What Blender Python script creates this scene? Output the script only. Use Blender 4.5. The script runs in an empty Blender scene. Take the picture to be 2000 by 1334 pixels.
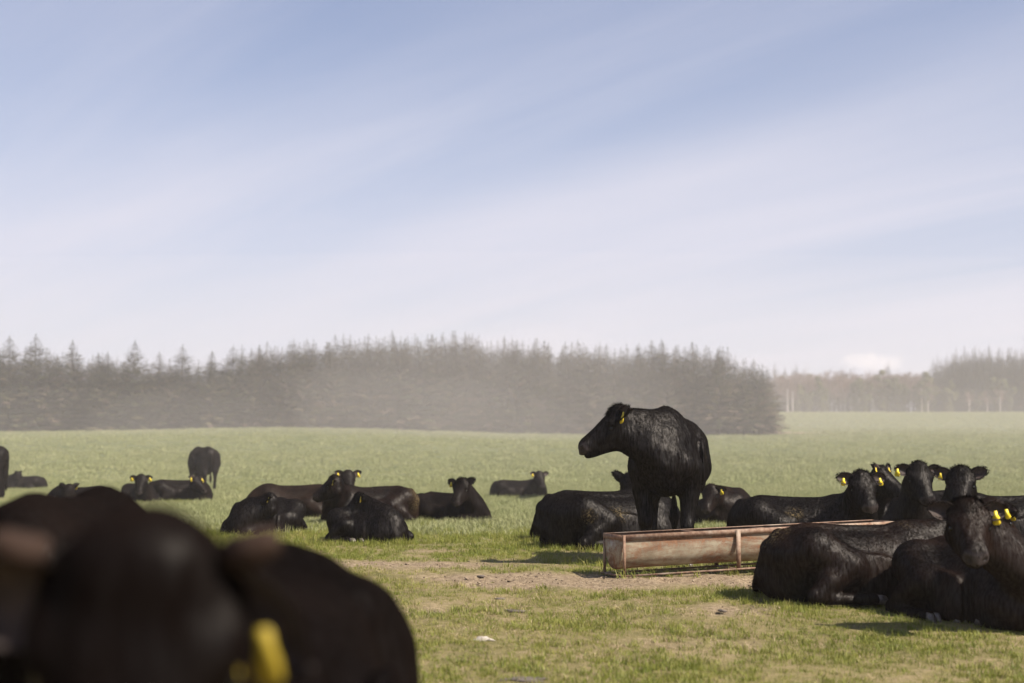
import bpy, math, random
import numpy as np
from mathutils import Vector, Matrix, Euler

random.seed(7)
rng = np.random.default_rng(7)
PI = math.pi
SC = bpy.context.scene
COL = SC.collection

# ------------------------------------------------------------------ camera, sky, sun, exposure
CAM_Z = 1.5
FPX = 2778.0                      # focal length in pixels of the 2000 px wide photograph (50 mm on 36 mm)
cam = bpy.data.cameras.new('camera')
cam_o = bpy.data.objects.new('camera', cam)
COL.objects.link(cam_o)
cam.lens = 50; cam.sensor_width = 36
cam.clip_start = 0.05; cam.clip_end = 2500
cam_o.location = (0, 0, CAM_Z)
PITCH = math.atan(223 / FPX)
cam_o.rotation_euler = (PI / 2 + PITCH, 0, 0)
cam.dof.use_dof = True
cam.dof.focus_distance = 13.0
cam.dof.aperture_fstop = 1.75
SC.camera = cam_o

SUN_EL = math.radians(46)
SUN_AZ = math.radians(121)        # clockwise from +Y: right of the camera, a little behind it
sun_dir = Vector((math.sin(SUN_AZ) * math.cos(SUN_EL), math.cos(SUN_AZ) * math.cos(SUN_EL), math.sin(SUN_EL)))
sun = bpy.data.lights.new('sun', 'SUN')
sun.energy = 5.0; sun.angle = math.radians(0.5); sun.color = (1.0, 0.93, 0.83)
sun_o = bpy.data.objects.new('sun', sun)
COL.objects.link(sun_o)
sun_o.rotation_euler = sun_dir.to_track_quat('Z', 'Y').to_euler()

def N(nt, typ, **kw):
    n = nt.nodes.new(typ)
    ins = kw.pop('ins', None)
    for k, v in kw.items(): setattr(n, k, v)
    if ins:
        for k, v in ins.items():
            s = n.inputs[k]
            if isinstance(v, bpy.types.NodeSocket): nt.links.new(v, s)
            else: s.default_value = v
    return n
def math_n(nt, op, a, b=None, clamp=False):
    n = nt.nodes.new('ShaderNodeMath'); n.operation = op; n.use_clamp = clamp
    for i, v in enumerate((a, b)):
        if v is None: continue
        if isinstance(v, bpy.types.NodeSocket): nt.links.new(v, n.inputs[i])
        else: n.inputs[i].default_value = v
    return n.outputs[0]
def mix_c(nt, fac, a, b, mode='MIX'):
    n = nt.nodes.new('ShaderNodeMix'); n.data_type = 'RGBA'; n.blend_type = mode
    for i, v in ((0, fac), (6, a), (7, b)):
        if isinstance(v, bpy.types.NodeSocket): nt.links.new(v, n.inputs[i])
        else: n.inputs[i].default_value = v if i == 0 else (*v[:3], 1)
    return n.outputs[2]
def ramp(nt, fac, stops, interp='LINEAR'):
    n = nt.nodes.new('ShaderNodeValToRGB'); n.color_ramp.interpolation = interp
    els = n.color_ramp.elements
    while len(els) < len(stops): els.new(0.5)
    for e, (p, c) in zip(els, stops):
        e.position = p
        e.color = (*c, 1) if not isinstance(c, (int, float)) else (c, c, c, 1)
    nt.links.new(fac, n.inputs[0])
    return n.outputs[0]
def noise(nt, vec, scale, detail=4, rough=.55, dist=0.0, dims='3D'):
    n = nt.nodes.new('ShaderNodeTexNoise'); n.noise_dimensions = dims
    n.inputs['Scale'].default_value = scale; n.inputs['Detail'].default_value = detail
    n.inputs['Roughness'].default_value = rough; n.inputs['Distortion'].default_value = dist
    if vec is not None: nt.links.new(vec, n.inputs['Vector'])
    return n.outputs[0]

world = bpy.data.worlds.new('World'); SC.world = world; world.use_nodes = True
nt = world.node_tree; nt.nodes.clear()
out = N(nt, 'ShaderNodeOutputWorld'); bg = N(nt, 'ShaderNodeBackground'); bg.inputs[1].default_value = 0.07
nt.links.new(bg.outputs[0], out.inputs[0])
sky = N(nt, 'ShaderNodeTexSky', sky_type='NISHITA', sun_disc=False, sun_elevation=SUN_EL, sun_rotation=SUN_AZ,
        air_density=1.0, dust_density=0.6, ozone_density=2.6, altitude=0)
tc = N(nt, 'ShaderNodeTexCoord')
sep = N(nt, 'ShaderNodeSeparateXYZ', ins={0: tc.outputs['Generated']})
dz = math_n(nt, 'ADD', math_n(nt, 'MAXIMUM', sep.outputs[2], 0.0), 0.06)
px_ = math_n(nt, 'DIVIDE', sep.outputs[0], dz); py_ = math_n(nt, 'DIVIDE', sep.outputs[1], dz)
cmb = N(nt, 'ShaderNodeCombineXYZ', ins={0: px_, 1: py_})
# high thin cloud lies in long streaks running from the far left horizon overhead to the right
def streak(ang, sc, off):
    r_ = N(nt, 'ShaderNodeMapping', ins={0: cmb.outputs[0], 2: (0, 0, math.radians(-ang))})
    return N(nt, 'ShaderNodeMapping', ins={0: r_.outputs[0], 3: sc, 1: off})
mp = streak(122, (0.12, 0.60, 1), (5.2, 1.7, 0))
n1 = noise(nt, mp.outputs[0], 1.0, 3, .45, .4)
mp2 = streak(128, (0.22, 1.3, 1), (0.7, 2.2, 0))
n2 = noise(nt, mp2.outputs[0], 1.0, 6, .55, .6)
low = N(nt, 'ShaderNodeMapRange', interpolation_type='SMOOTHSTEP', ins={0: sep.outputs[2], 1: 0.02, 2: 0.34, 3: 1.0, 4: 0.0}).outputs[0]
v = math_n(nt, 'ADD', math_n(nt, 'MULTIPLY', n1, 0.50), math_n(nt, 'ADD', math_n(nt, 'MULTIPLY', n2, 0.32), math_n(nt, 'MULTIPLY', low, 0.30)))
veil = ramp(nt, v, [(0.27, 0.12), (0.83, 0.96)], 'EASE')
# one small cumulus low on the right horizon
cdir = Vector((700 / FPX, 1.0, 193 / FPX)).normalized()
sx = math_n(nt, 'MULTIPLY', math_n(nt, 'SUBTRACT', math_n(nt, 'DIVIDE', sep.outputs[0], sep.outputs[1]), 0.2530), 36.0)
sz = math_n(nt, 'MULTIPLY', math_n(nt, 'SUBTRACT', math_n(nt, 'DIVIDE', sep.outputs[2], sep.outputs[1]), 0.0655), 105.0)
rr = math_n(nt, 'ADD', math_n(nt, 'MULTIPLY', sx, sx), math_n(nt, 'MULTIPLY', sz, sz))
cn = noise(nt, tc.outputs['Generated'], 95.0, 5, .6, .3)
cu = math_n(nt, 'SUBTRACT', math_n(nt, 'ADD', 0.30, math_n(nt, 'MULTIPLY', cn, 1.3)), math_n(nt, 'MULTIPLY', rr, 0.75))
cu = ramp(nt, cu, [(0.35, 0.0), (1.0, 0.9)], 'EASE')
cu = math_n(nt, 'MULTIPLY', cu, math_n(nt, 'GREATER_THAN', sep.outputs[1], 0.0))
tint = mix_c(nt, 1.0, sky.outputs[0], (0.74, 0.80, 0.93), 'MULTIPLY')
c1 = mix_c(nt, veil, tint, (6.15, 6.0, 6.75))
c2 = mix_c(nt, cu, c1, (7.6, 7.2, 7.5))
nt.links.new(c2, bg.inputs[0])

vs = SC.view_settings
vs.view_transform = 'Standard'; vs.look = 'None'; vs.exposure = 0.90; vs.gamma = 1.0; vs.use_curve_mapping = False
SC.cycles.volume_bounces = 1
SC.cycles.max_bounces = 6
SC.cycles.use_denoising = True

# ------------------------------------------------------------------ small helpers
def vnoise(x, y, seed=0):
    """value noise in -1..1, numpy"""
    x = np.asarray(x, float); y = np.asarray(y, float)
    xi = np.floor(x).astype(np.int64); yi = np.floor(y).astype(np.int64)
    fx = x - xi; fy = y - yi
    fx = fx * fx * (3 - 2 * fx); fy = fy * fy * (3 - 2 * fy)
    def hsh(a, b):
        n = (a * 374761393 + b * 668265263 + seed * 69069) & 0xffffffff
        n = ((n ^ (n >> 13)) * 1274126177) & 0xffffffff
        n = n ^ (n >> 16)
        return (n & 0xffff) / 32767.5 - 1
    return (hsh(xi, yi) * (1 - fx) + hsh(xi + 1, yi) * fx) * (1 - fy) + (hsh(xi, yi + 1) * (1 - fx) + hsh(xi + 1, yi + 1) * fx) * fy
def fbm(x, y, seed=0, oct=4):
    s = 0; a = 1; t = 0
    for i in range(oct):
        s = s + a * vnoise(x * 2 ** i + 17.3 * i, y * 2 ** i - 9.1 * i, seed + i); t += a; a *= .5
    return s / t

_gd = np.array([-60, 0, 3, 5, 7.6, 9.6, 10.5, 12, 13, 17, 23, 34, 42, 50, 60, 80, 110, 125, 150, 200, 300, 400, 700.])
_gz = np.array([0, 0, .12, .20, .285, .38, .42, .47, .48, .45, .42, .42, .49, .62, .88, 1.75, 3.0, 3.4, 4.3, 6.5, 10.7, 12.3, 13.])
_fd = np.arange(-60, 700, .25)
_fz = np.interp(_fd, _gd, _gz)
def _gs(a, s):
    k = np.exp(-.5 * (np.arange(-4 * s, 4 * s + 1) / s) ** 2); k /= k.sum()
    return np.convolve(np.pad(a, 4 * s, mode='edge'), k, 'valid')
_w = np.clip((_fd - 25) / 20, 0, 1)
_fz = _gs(_fz, 4) * (1 - _w) + _gs(_fz, 22) * _w
def gz(x, y):
    x = np.asarray(x, float); y = np.asarray(y, float)
    z = np.interp(y, _fd, _fz)
    far = np.clip((y - 45) / 40, 0, 1)
    z = z + far * (.62 * np.exp(-((x + 17) / 16) ** 2 - ((y - 112) / 40) ** 2) + .22 * np.exp(-((x + 42) / 14) ** 2 - ((y - 112) / 40) ** 2))
    z = z + .018 * np.sin(x * .9 + .7 * y) * np.sin(y * .55 + 1) + .03 * np.sin(x * .21 + 2) * np.sin(y * .17)
    return z
def gx(px, d): return (px - 1000) / FPX * d
def pix(px, py, d):
    """world point seen at pixel (px, py) of the 2000 px photograph, d metres ahead"""
    r = Vector(((px - 1000) / FPX, math.cos(PITCH) - (667 - py) / FPX * math.sin(PITCH), math.sin(PITCH) + (667 - py) / FPX * math.cos(PITCH)))
    return Vector((0, 0, CAM_Z)) + r * (d / r.y)

def soil_mask(x, y):
    """0 turf .. 1 bare trampled soil"""
    e = np.exp(-(((x - .45) / 1.25) ** 2 + ((y - 11.75) / .62) ** 2) ** 1.5)
    e = np.maximum(e, np.exp(-(((x - 2.1) / 1.5) ** 2 + ((y - 12.0) / .55) ** 2) ** 1.5))
    e = np.maximum(e, .55 * np.exp(-(((x - 1.45) / .42) ** 2 + ((y - 10.1) / .34) ** 2)))
    e = np.maximum(e, .75 * np.exp(-(((x + 1.0) / 1.2) ** 2 + ((y - 13.2) / .6) ** 2)))
    n = fbm(x * 1.1, y * .9, 5, 4)
    n2 = fbm(x * 3.1, y * 2.6, 15, 3)
    near = np.clip((22 - y) / 6, 0, 1)
    n4 = fbm(x * 2.0 + 31, y * 1.7, 45, 4)
    p = np.clip((n * .35 + n4 * .9 + n2 * .35 - .20) * 2.4, 0, 1) * near * .52
    m = np.clip(e * 1.25 + .55 * (n2 + .4 * n) * e ** .5, 0, 1)
    far = np.exp(-(((x - 23) / 5.5) ** 2 + ((y - 128) / 9) ** 2) ** 2)
    return np.clip(np.maximum(np.maximum(m, p), far), 0, 1)

def new_mesh(name, verts, faces):
    me = bpy.data.meshes.new(name)
    verts = np.ascontiguousarray(verts, np.float32)
    me.vertices.add(len(verts)); me.vertices.foreach_set('co', verts.ravel())
    if isinstance(faces, np.ndarray):
        n, k = faces.shape
        me.loops.add(n * k); me.loops.foreach_set('vertex_index', np.ascontiguousarray(faces, np.int32).ravel())
        me.polygons.add(n); me.polygons.foreach_set('loop_start', np.arange(n, dtype=np.int32) * k)
    else:
        flat = [i for f in faces for i in f]
        st = np.cumsum([0] + [len(f) for f in faces])[:-1].astype(np.int32)
        me.loops.add(len(flat)); me.loops.foreach_set('vertex_index', np.array(flat, np.int32))
        me.polygons.add(len(faces)); me.polygons.foreach_set('loop_start', st)
    me.update(calc_edges=True); me.validate()
    return me
def smooth(me): me.polygons.foreach_set('use_smooth', np.ones(len(me.polygons), bool))
def link(name, me, mats=(), parent=None):
    o = bpy.data.objects.new(name, me); COL.objects.link(o)
    for m in (mats if isinstance(mats, (list, tuple)) else [mats]):
        if me is not None and m.name not in [x.name for x in me.materials if x]: me.materials.append(m)
    if parent is not None: o.parent = parent
    return o
def empty(name, loc, rz, label, cat, group=None):
    o = bpy.data.objects.new(name, None); COL.objects.link(o)
    o.location = loc; o.rotation_euler = (0, 0, rz); o.empty_display_size = .2
    tag(o, label, cat, group); return o
def tag(o, label=None, cat=None, group=None, kind=None):
    if label: o['label'] = label
    if cat: o['category'] = cat
    if group: o['group'] = group
    if kind: o['kind'] = kind
class MB:
    def __init__(s): s.v = []; s.f = []
    def add(s, v, f):
        b = len(s.v); s.v += [tuple(p) for p in v]; s.f += [tuple(i + b for i in q) for q in f]
    def box(s, a, b):
        x0, y0, z0 = a; x1, y1, z1 = b
        s.add([(x0, y0, z0), (x1, y0, z0), (x1, y1, z0), (x0, y1, z0), (x0, y0, z1), (x1, y0, z1), (x1, y1, z1), (x0, y1, z1)],
              [(0, 3, 2, 1), (4, 5, 6, 7), (0, 1, 5, 4), (1, 2, 6, 5), (2, 3, 7, 6), (3, 0, 4, 7)])
    def tube(s, pts, rad, n=6, cap=True):
        pts = [Vector(p) for p in pts]; rings = []
        for i, p in enumerate(pts):
            t = (pts[min(i + 1, len(pts) - 1)] - pts[max(i - 1, 0)]).normalized()
            u = t.orthogonal().normalized() if i == 0 else (u - t * u.dot(t)).normalized()
            w = t.cross(u); r = rad[i] if isinstance(rad, (list, tuple)) else rad
            rings.append([p + (u * math.cos(a) + w * math.sin(a)) * r for a in [2 * PI * k / n for k in range(n)]])
        v = [q for r_ in rings for q in r_]; f = []
        for i in range(len(pts) - 1):
            for k in range(n):
                f.append((i * n + k, i * n + (k + 1) % n, (i + 1) * n + (k + 1) % n, (i + 1) * n + k))
        if cap: f.append(tuple(range(n - 1, -1, -1))); f.append(tuple((len(pts) - 1) * n + k for k in range(n)))
        s.add(v, f)
    def mesh(s, name): return new_mesh(name, np.array(s.v), s.f)

def mat(name):
    m = bpy.data.materials.new(name); m.use_nodes = True
    nt = m.node_tree; b = nt.nodes['Principled BSDF']
    return m, nt, b
def bump(nt, b, h, strength=.4, dist=.02):
    n = N(nt, 'ShaderNodeBump', ins={'Height': h, 'Strength': strength, 'Distance': dist})
    nt.links.new(n.outputs[0], b.inputs['Normal'])

# ------------------------------------------------------------------ materials
STRAND_G = .027
def cow_mat(name, c0, c1, strand=1.0, gloss=1.0):
    m, nt, b = mat(name)
    tc = N(nt, 'ShaderNodeTexCoord')
    ob = tc.outputs['Object']
    n = noise(nt, ob, 2.6, 5, .6, .4)
    mp = N(nt, 'ShaderNodeMapping', ins={0: ob, 3: (34, 38, 7)})
    fine = noise(nt, mp.outputs[0], 1.6, 5, .65)
    c = ramp(nt, n, [(.35, c0), (.72, c1)])
    at = N(nt, 'ShaderNodeAttribute', attribute_name='skin')
    c = mix_c(nt, at.outputs['Fac'], c, (.036, .027, .026))
    mud = N(nt, 'ShaderNodeAttribute', attribute_name='mud')
    spk = noise(nt, ob, 46, 4, .7)
    mf = math_n(nt, 'MULTIPLY', mud.outputs['Fac'], ramp(nt, spk, [(.50, 0), (.62, 1)]))
    c = mix_c(nt, mf, c, (.21, .155, .075))
    pk = N(nt, 'ShaderNodeAttribute', attribute_name='pink')
    c = mix_c(nt, pk.outputs['Fac'], c, (.50, .33, .28))
    sk = at.outputs['Fac']
    df = N(nt, 'ShaderNodeBsdfDiffuse', ins={0: c, 1: .6})
    gcol = math_n(nt, 'ADD', math_n(nt, 'MULTIPLY', ramp(nt, fine, [(.36, .10), (.68, 1.0)]), STRAND_G * gloss), math_n(nt, 'MULTIPLY', sk, .022))
    gc = N(nt, 'ShaderNodeCombineColor', ins={0: gcol, 1: math_n(nt, 'MULTIPLY', gcol, .93), 2: math_n(nt, 'MULTIPLY', gcol, .87)})
    mf_ = N(nt, 'ShaderNodeMapping', ins={0: ob, 3: (10, 7, 2.6)})
    fold = noise(nt, mf_.outputs[0], 1.0, 3, .5, .6)
    hgt = math_n(nt, 'ADD', math_n(nt, 'MULTIPLY', fine, .20), math_n(nt, 'ADD', math_n(nt, 'MULTIPLY', fold, 1.0), math_n(nt, 'MULTIPLY', noise(nt, ob, 6, 2, .5), .6)))
    bp = N(nt, 'ShaderNodeBump', ins={'Height': hgt, 'Strength': .8 * strand, 'Distance': .024})
    gl = N(nt, 'ShaderNodeBsdfAnisotropic', ins={'Color': gc.outputs[0], 'Normal': bp.outputs[0], 'Roughness': math_n(nt, 'ADD', .38, math_n(nt, 'MULTIPLY', fine, .20))})
    nt.links.new(bp.outputs[0], df.inputs['Normal'])
    ad = N(nt, 'ShaderNodeAddShader', ins={0: df.outputs[0], 1: gl.outputs[0]})
    nt.links.new(ad.outputs[0], nt.nodes['Material Output'].inputs[0]); nt.nodes.remove(b)
    return m
M_BLACK = cow_mat('black_coat', (.0016, .0011, .0010), (.0044, .0028, .0022))
M_BROWN = cow_mat('brownish_black_coat', (.0024, .0014, .0011), (.0150, .0074, .0048))
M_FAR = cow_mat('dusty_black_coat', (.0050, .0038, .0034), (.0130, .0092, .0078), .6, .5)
M_MATTE = cow_mat('matte_black_coat', (.0020, .0013, .0011), (.0070, .0045, .0036), .5, .35)
M_BLEACH = cow_mat('sun_bleached_coat', (.0080, .0052, .0040), (.026, .0160, .0115), .6, .5)

m, nt, b = mat('ear_inner_hair'); M_EARIN = m
n = noise(nt, N(nt, 'ShaderNodeTexCoord').outputs['Object'], 40, 4)
nt.links.new(ramp(nt, n, [(.3, (.016, .010, .008)), (.7, (.055, .033, .024))]), b.inputs['Base Color']); b.inputs['Roughness'].default_value = .8
m, nt, b = mat('ear_tan'); M_EARTAN = m
b.inputs['Base Color'].default_value = (.30, .18, .12, 1); b.inputs['Roughness'].default_value = .8
m, nt, b = mat('brown_ear_hair'); M_HORN = m
b.inputs['Base Color'].default_value = (.036, .022, .016, 1); b.inputs['Roughness'].default_value = .8; b.inputs['Specular IOR Level'].default_value = .08
m, nt, b = mat('yellow_tag_plastic'); M_TAG = m
n = noise(nt, N(nt, 'ShaderNodeTexCoord').outputs['Object'], 70, 4)
nt.links.new(ramp(nt, n, [(.35, (.62, .44, .015)), (.62, (.78, .60, .03))]), b.inputs['Base Color']); b.inputs['Roughness'].default_value = .42
m, nt, b = mat('shaded_yellow_plastic'); M_TAG_SHADE = m
b.inputs['Base Color'].default_value = (.34, .245, .018, 1); b.inputs['Roughness'].default_value = .6  # darkened tag yellow: shade on the nearest cow's tags put into the colour
m, nt, b = mat('eye_dark'); M_EYE = m
b.inputs['Base Color'].default_value = (.005, .004, .003, 1); b.inputs['Roughness'].default_value = .15; b.inputs['Specular IOR Level'].default_value = .25
m, nt, b = mat('hoof_horn'); M_HOOF = m
n = noise(nt, N(nt, 'ShaderNodeTexCoord').outputs['Object'], 30, 4)
nt.links.new(ramp(nt, n, [(.3, (.040, .032, .028)), (.7, (.15, .12, .095))]), b.inputs['Base Color']); b.inputs['Roughness'].default_value = .38
m, nt, b = mat('nostril_dark'); M_NOS = m
b.inputs['Base Color'].default_value = (.006, .004, .004, 1); b.inputs['Roughness'].default_value = .6

def leaf_mat(name, c0, c1, rough=.6, trans=.25, c2=None):
    m, nt, b = mat(name)
    oi = N(nt, 'ShaderNodeObjectInfo')
    ge = N(nt, 'ShaderNodeNewGeometry')
    n = noise(nt, ge.outputs['Position'], .55, 4, .6)
    f = math_n(nt, 'ADD', math_n(nt, 'MULTIPLY', oi.outputs['Random'], .5), math_n(nt, 'MULTIPLY', n, .62))
    st = [(.18, c0), (.70, c1)] + ([(1.0, c2)] if c2 else [])
    c = ramp(nt, f, st)
    nt.links.new(c, b.inputs['Base Color']); b.inputs['Roughness'].default_value = rough
    b.inputs['Specular IOR Level'].default_value = .25
    if trans:
        t = N(nt, 'ShaderNodeBsdfTranslucent'); nt.links.new(c, t.inputs[0])
        mx = N(nt, 'ShaderNodeMixShader', ins={0: trans, 1: b.outputs[0], 2: t.outputs[0]})
        nt.links.new(mx.outputs[0], nt.nodes['Material Output'].inputs[0])
    return m
M_GRASS = leaf_mat('short_grass', (.112, .146, .017), (.235, .238, .046), .5, .3, (.42, .33, .15))
M_FIELD = leaf_mat('field_grass', (.200, .220, .085), (.31, .31, .142), .5, .3, (.42, .38, .21))
M_STRAW = leaf_mat('dry_straw', (.20, .145, .085), (.40, .31, .185), .6, .2)
m, nt, b = mat('dark_fir_needles'); M_FIR = m
f = N(nt, 'ShaderNodeAttribute', attribute_name='tone').outputs['Fac']
nt.links.new(ramp(nt, f, [(.2, (.010, .016, .008)), (.8, (.036, .042, .020))]), b.inputs['Base Color']); b.inputs['Roughness'].default_value = .75
m, nt, b = mat('conifer_needles'); M_NEEDLE = m
tone = N(nt, 'ShaderNodeAttribute', attribute_name='tone').outputs['Fac']
oi = N(nt, 'ShaderNodeObjectInfo').outputs['Random']
f = math_n(nt, 'ADD', math_n(nt, 'MULTIPLY', tone, .78), math_n(nt, 'MULTIPLY', oi, .22))
nt.links.new(ramp(nt, f, [(.15, (.018, .024, .011)), (.50, (.046, .054, .022)), (.72, (.086, .080, .038)), (.92, (.155, .120, .072))]), b.inputs['Base Color'])
b.inputs['Roughness'].default_value = .75; b.inputs['Specular IOR Level'].default_value = .2
M_DEADN = leaf_mat('brown_dead_needles', (.080, .056, .040), (.135, .095, .068), .8, .05)
M_BUSH = leaf_mat('olive_leaves', (.055, .064, .022), (.115, .115, .040), .6, .2)
M_TWIG = leaf_mat('bare_twigs', (.105, .068, .055), (.19, .125, .100), .8, 0)
def bark(name, c0, c1):
    m, nt, b = mat(name)
    g = N(nt, 'ShaderNodeNewGeometry')
    mp = N(nt, 'ShaderNodeMapping', ins={0: g.outputs['Position'], 3: (9, 9, 2)})
    n = noise(nt, mp.outputs[0], 1, 4)
    nt.links.new(ramp(nt, n, [(.35, c0), (.65, c1)]), b.inputs['Base Color']); b.inputs['Roughness'].default_value = .85
    return m
M_BARK = bark('conifer_bark', (.035, .025, .020), (.085, .065, .052))
M_BIRCH = bark('birch_bark', (.50, .47, .43), (.72, .69, .64))

# ground
m, nt, b = mat('pasture_ground'); M_GROUND = m
ge = N(nt, 'ShaderNodeNewGeometry'); pos = ge.outputs['Position']
soil = N(nt, 'ShaderNodeAttribute', attribute_name='soil').outputs['Fac']
fld = N(nt, 'ShaderNodeAttribute', attribute_name='field').outputs['Fac']
strip = N(nt, 'ShaderNodeAttribute', attribute_name='strip').outputs['Fac']
n1 = noise(nt, pos, 1.7, 6, .65); n2 = noise(nt, pos, 21, 5, .65); n3 = noise(nt, pos, 110, 3, .6)
soilc = ramp(nt, n2, [(.25, (.100, .068, .042)), (.5, (.205, .148, .094)), (.72, (.36, .28, .18))])
soilc = mix_c(nt, ramp(nt, n3, [(.56, 0), (.66, .8)]), soilc, (.42, .34, .22))
turf = ramp(nt, math_n(nt, 'ADD', math_n(nt, 'MULTIPLY', n1, .5), math_n(nt, 'MULTIPLY', n2, .5)), [(.36, (.105, .095, .034)), (.50, (.190, .155, .068)), (.64, (.27, .205, .115))])
mpf = N(nt, 'ShaderNodeMapping', ins={0: pos, 3: (.35, .12, .2)})
nf = noise(nt, mpf.outputs[0], 1.0, 6, .65)
fieldc = ramp(nt, nf, [(.35, (.105, .118, .048)), (.65, (.150, .155, .076))])
c = mix_c(nt, fld, turf, fieldc)
sm = math_n(nt, 'ADD', soil, math_n(nt, 'MULTIPLY', math_n(nt, 'SUBTRACT', n2, .5), .5))
c = mix_c(nt, ramp(nt, sm, [(.22, 0), (.80, 1)]), c, soilc)
c = mix_c(nt, strip, c, (.34, .245, .17))
nt.links.new(c, b.inputs['Base Color']); b.inputs['Roughness'].default_value = .95; b.inputs['Specular IOR Level'].default_value = .1
bump(nt, b, math_n(nt, 'ADD', n2, math_n(nt, 'MULTIPLY', n3, .5)), .7, .03)

# rusty painted steel
m, nt, b = mat('rusty_galvanised_steel'); M_RUST = m
tcn = N(nt, 'ShaderNodeTexCoord'); ob = tcn.outputs['Object']
mp = N(nt, 'ShaderNodeMapping', ins={0: ob, 3: (2.2, 6, 9)})
na = noise(nt, mp.outputs[0], 1.0, 8, .68, .6); nb = noise(nt, ob, 26, 6, .7); nd = noise(nt, ob, 5, 4, .6)
base = ramp(nt, nd, [(.35, (.23, .195, .135)), (.65, (.40, .35, .255))])
rust = ramp(nt, nb, [(.3, (.085, .036, .018)), (.55, (.20, .092, .044)), (.75, (.32, .175, .095))])
rf = math_n(nt, 'ADD', math_n(nt, 'MULTIPLY', na, .75), math_n(nt, 'MULTIPLY', nb, .35))
rfac = ramp(nt, rf, [(.47, 0.05), (.62, .95)])
nt.links.new(mix_c(nt, rfac, base, rust), b.inputs['Base Color'])
nt.links.new(ramp(nt, rfac, [(0, .42), (1, .85)]), b.inputs['Roughness']); b.inputs['Metallic'].default_value = .0
bump(nt, b, rf, .35, .004)
m, nt, b = mat('rust_frame'); M_FRAME = m
ob = N(nt, 'ShaderNodeTexCoord').outputs['Object']
nb = noise(nt, ob, 22, 7, .7); nd = noise(nt, ob, 4, 4, .6)
c = ramp(nt, nb, [(.3, (.085, .042, .025)), (.5, (.19, .105, .062)), (.72, (.30, .215, .145))])
c = mix_c(nt, ramp(nt, nd, [(.5, 0), (.66, .7)]), c, (.36, .29, .22))
nt.links.new(c, b.inputs['Base Color']); b.inputs['Roughness'].default_value = .75
bump(nt, b, nb, .35, .003)

# ------------------------------------------------------------------ ground sheet
ys = np.concatenate([np.arange(-15, 4, 1.0), np.arange(4, 7, .25), np.arange(7, 16, .075), np.arange(16, 30, .25), 30 * 1.022 ** np.arange(0, 123)])
ys[-1] = 430
xp = np.concatenate([np.arange(0, 6, .075), np.arange(6, 12, .4), 12 * 1.07 ** np.arange(0, 50)]); xp[-1] = 350
xs = np.concatenate([-xp[:0:-1], xp])
GX, GY = np.meshgrid(xs, ys)
S = soil_mask(GX, GY)
GZ = gz(GX, GY)
near = np.clip((20 - GY) / 5, 0, 1)
GZ = GZ + near * (.012 * fbm(GX * 3, GY * 3, 3, 4) - .012 * S + .035 * S * fbm(GX * 7, GY * 7, 8, 2))
nx_, ny_ = len(xs), len(ys)
idx = np.arange(nx_ * ny_).reshape(ny_, nx_)
F4 = np.stack([idx[:-1, :-1], idx[:-1, 1:], idx[1:, 1:], idx[1:, :-1]], -1).reshape(-1, 4)
me = new_mesh('ground', np.stack([GX, GY, GZ], -1).reshape(-1, 3), F4); smooth(me)
a = me.attributes.new('soil', 'FLOAT', 'POINT'); a.data.foreach_set('value', S.ravel().astype(np.float32))
fv = np.clip((GY + 1.2 * fbm(GX * .3, GY * .3, 9, 3) * 3 - 17.5) / 7, 0, 1)
a = me.attributes.new('field', 'FLOAT', 'POINT'); a.data.foreach_set('value', fv.ravel().astype(np.float32))
st = np.clip(1 - np.abs(GY - 298) / 7, 0, 1) * np.clip((GX - 45) / 8, 0, 1)
a = me.attributes.new('strip', 'FLOAT', 'POINT'); a.data.foreach_set('value', np.clip(st * 2, 0, 1).ravel().astype(np.float32))
g = link('ground', me, M_GROUND); tag(g, 'grazed pasture with bare soil by the trough rising to the woods', 'ground', None, 'structure')

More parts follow.
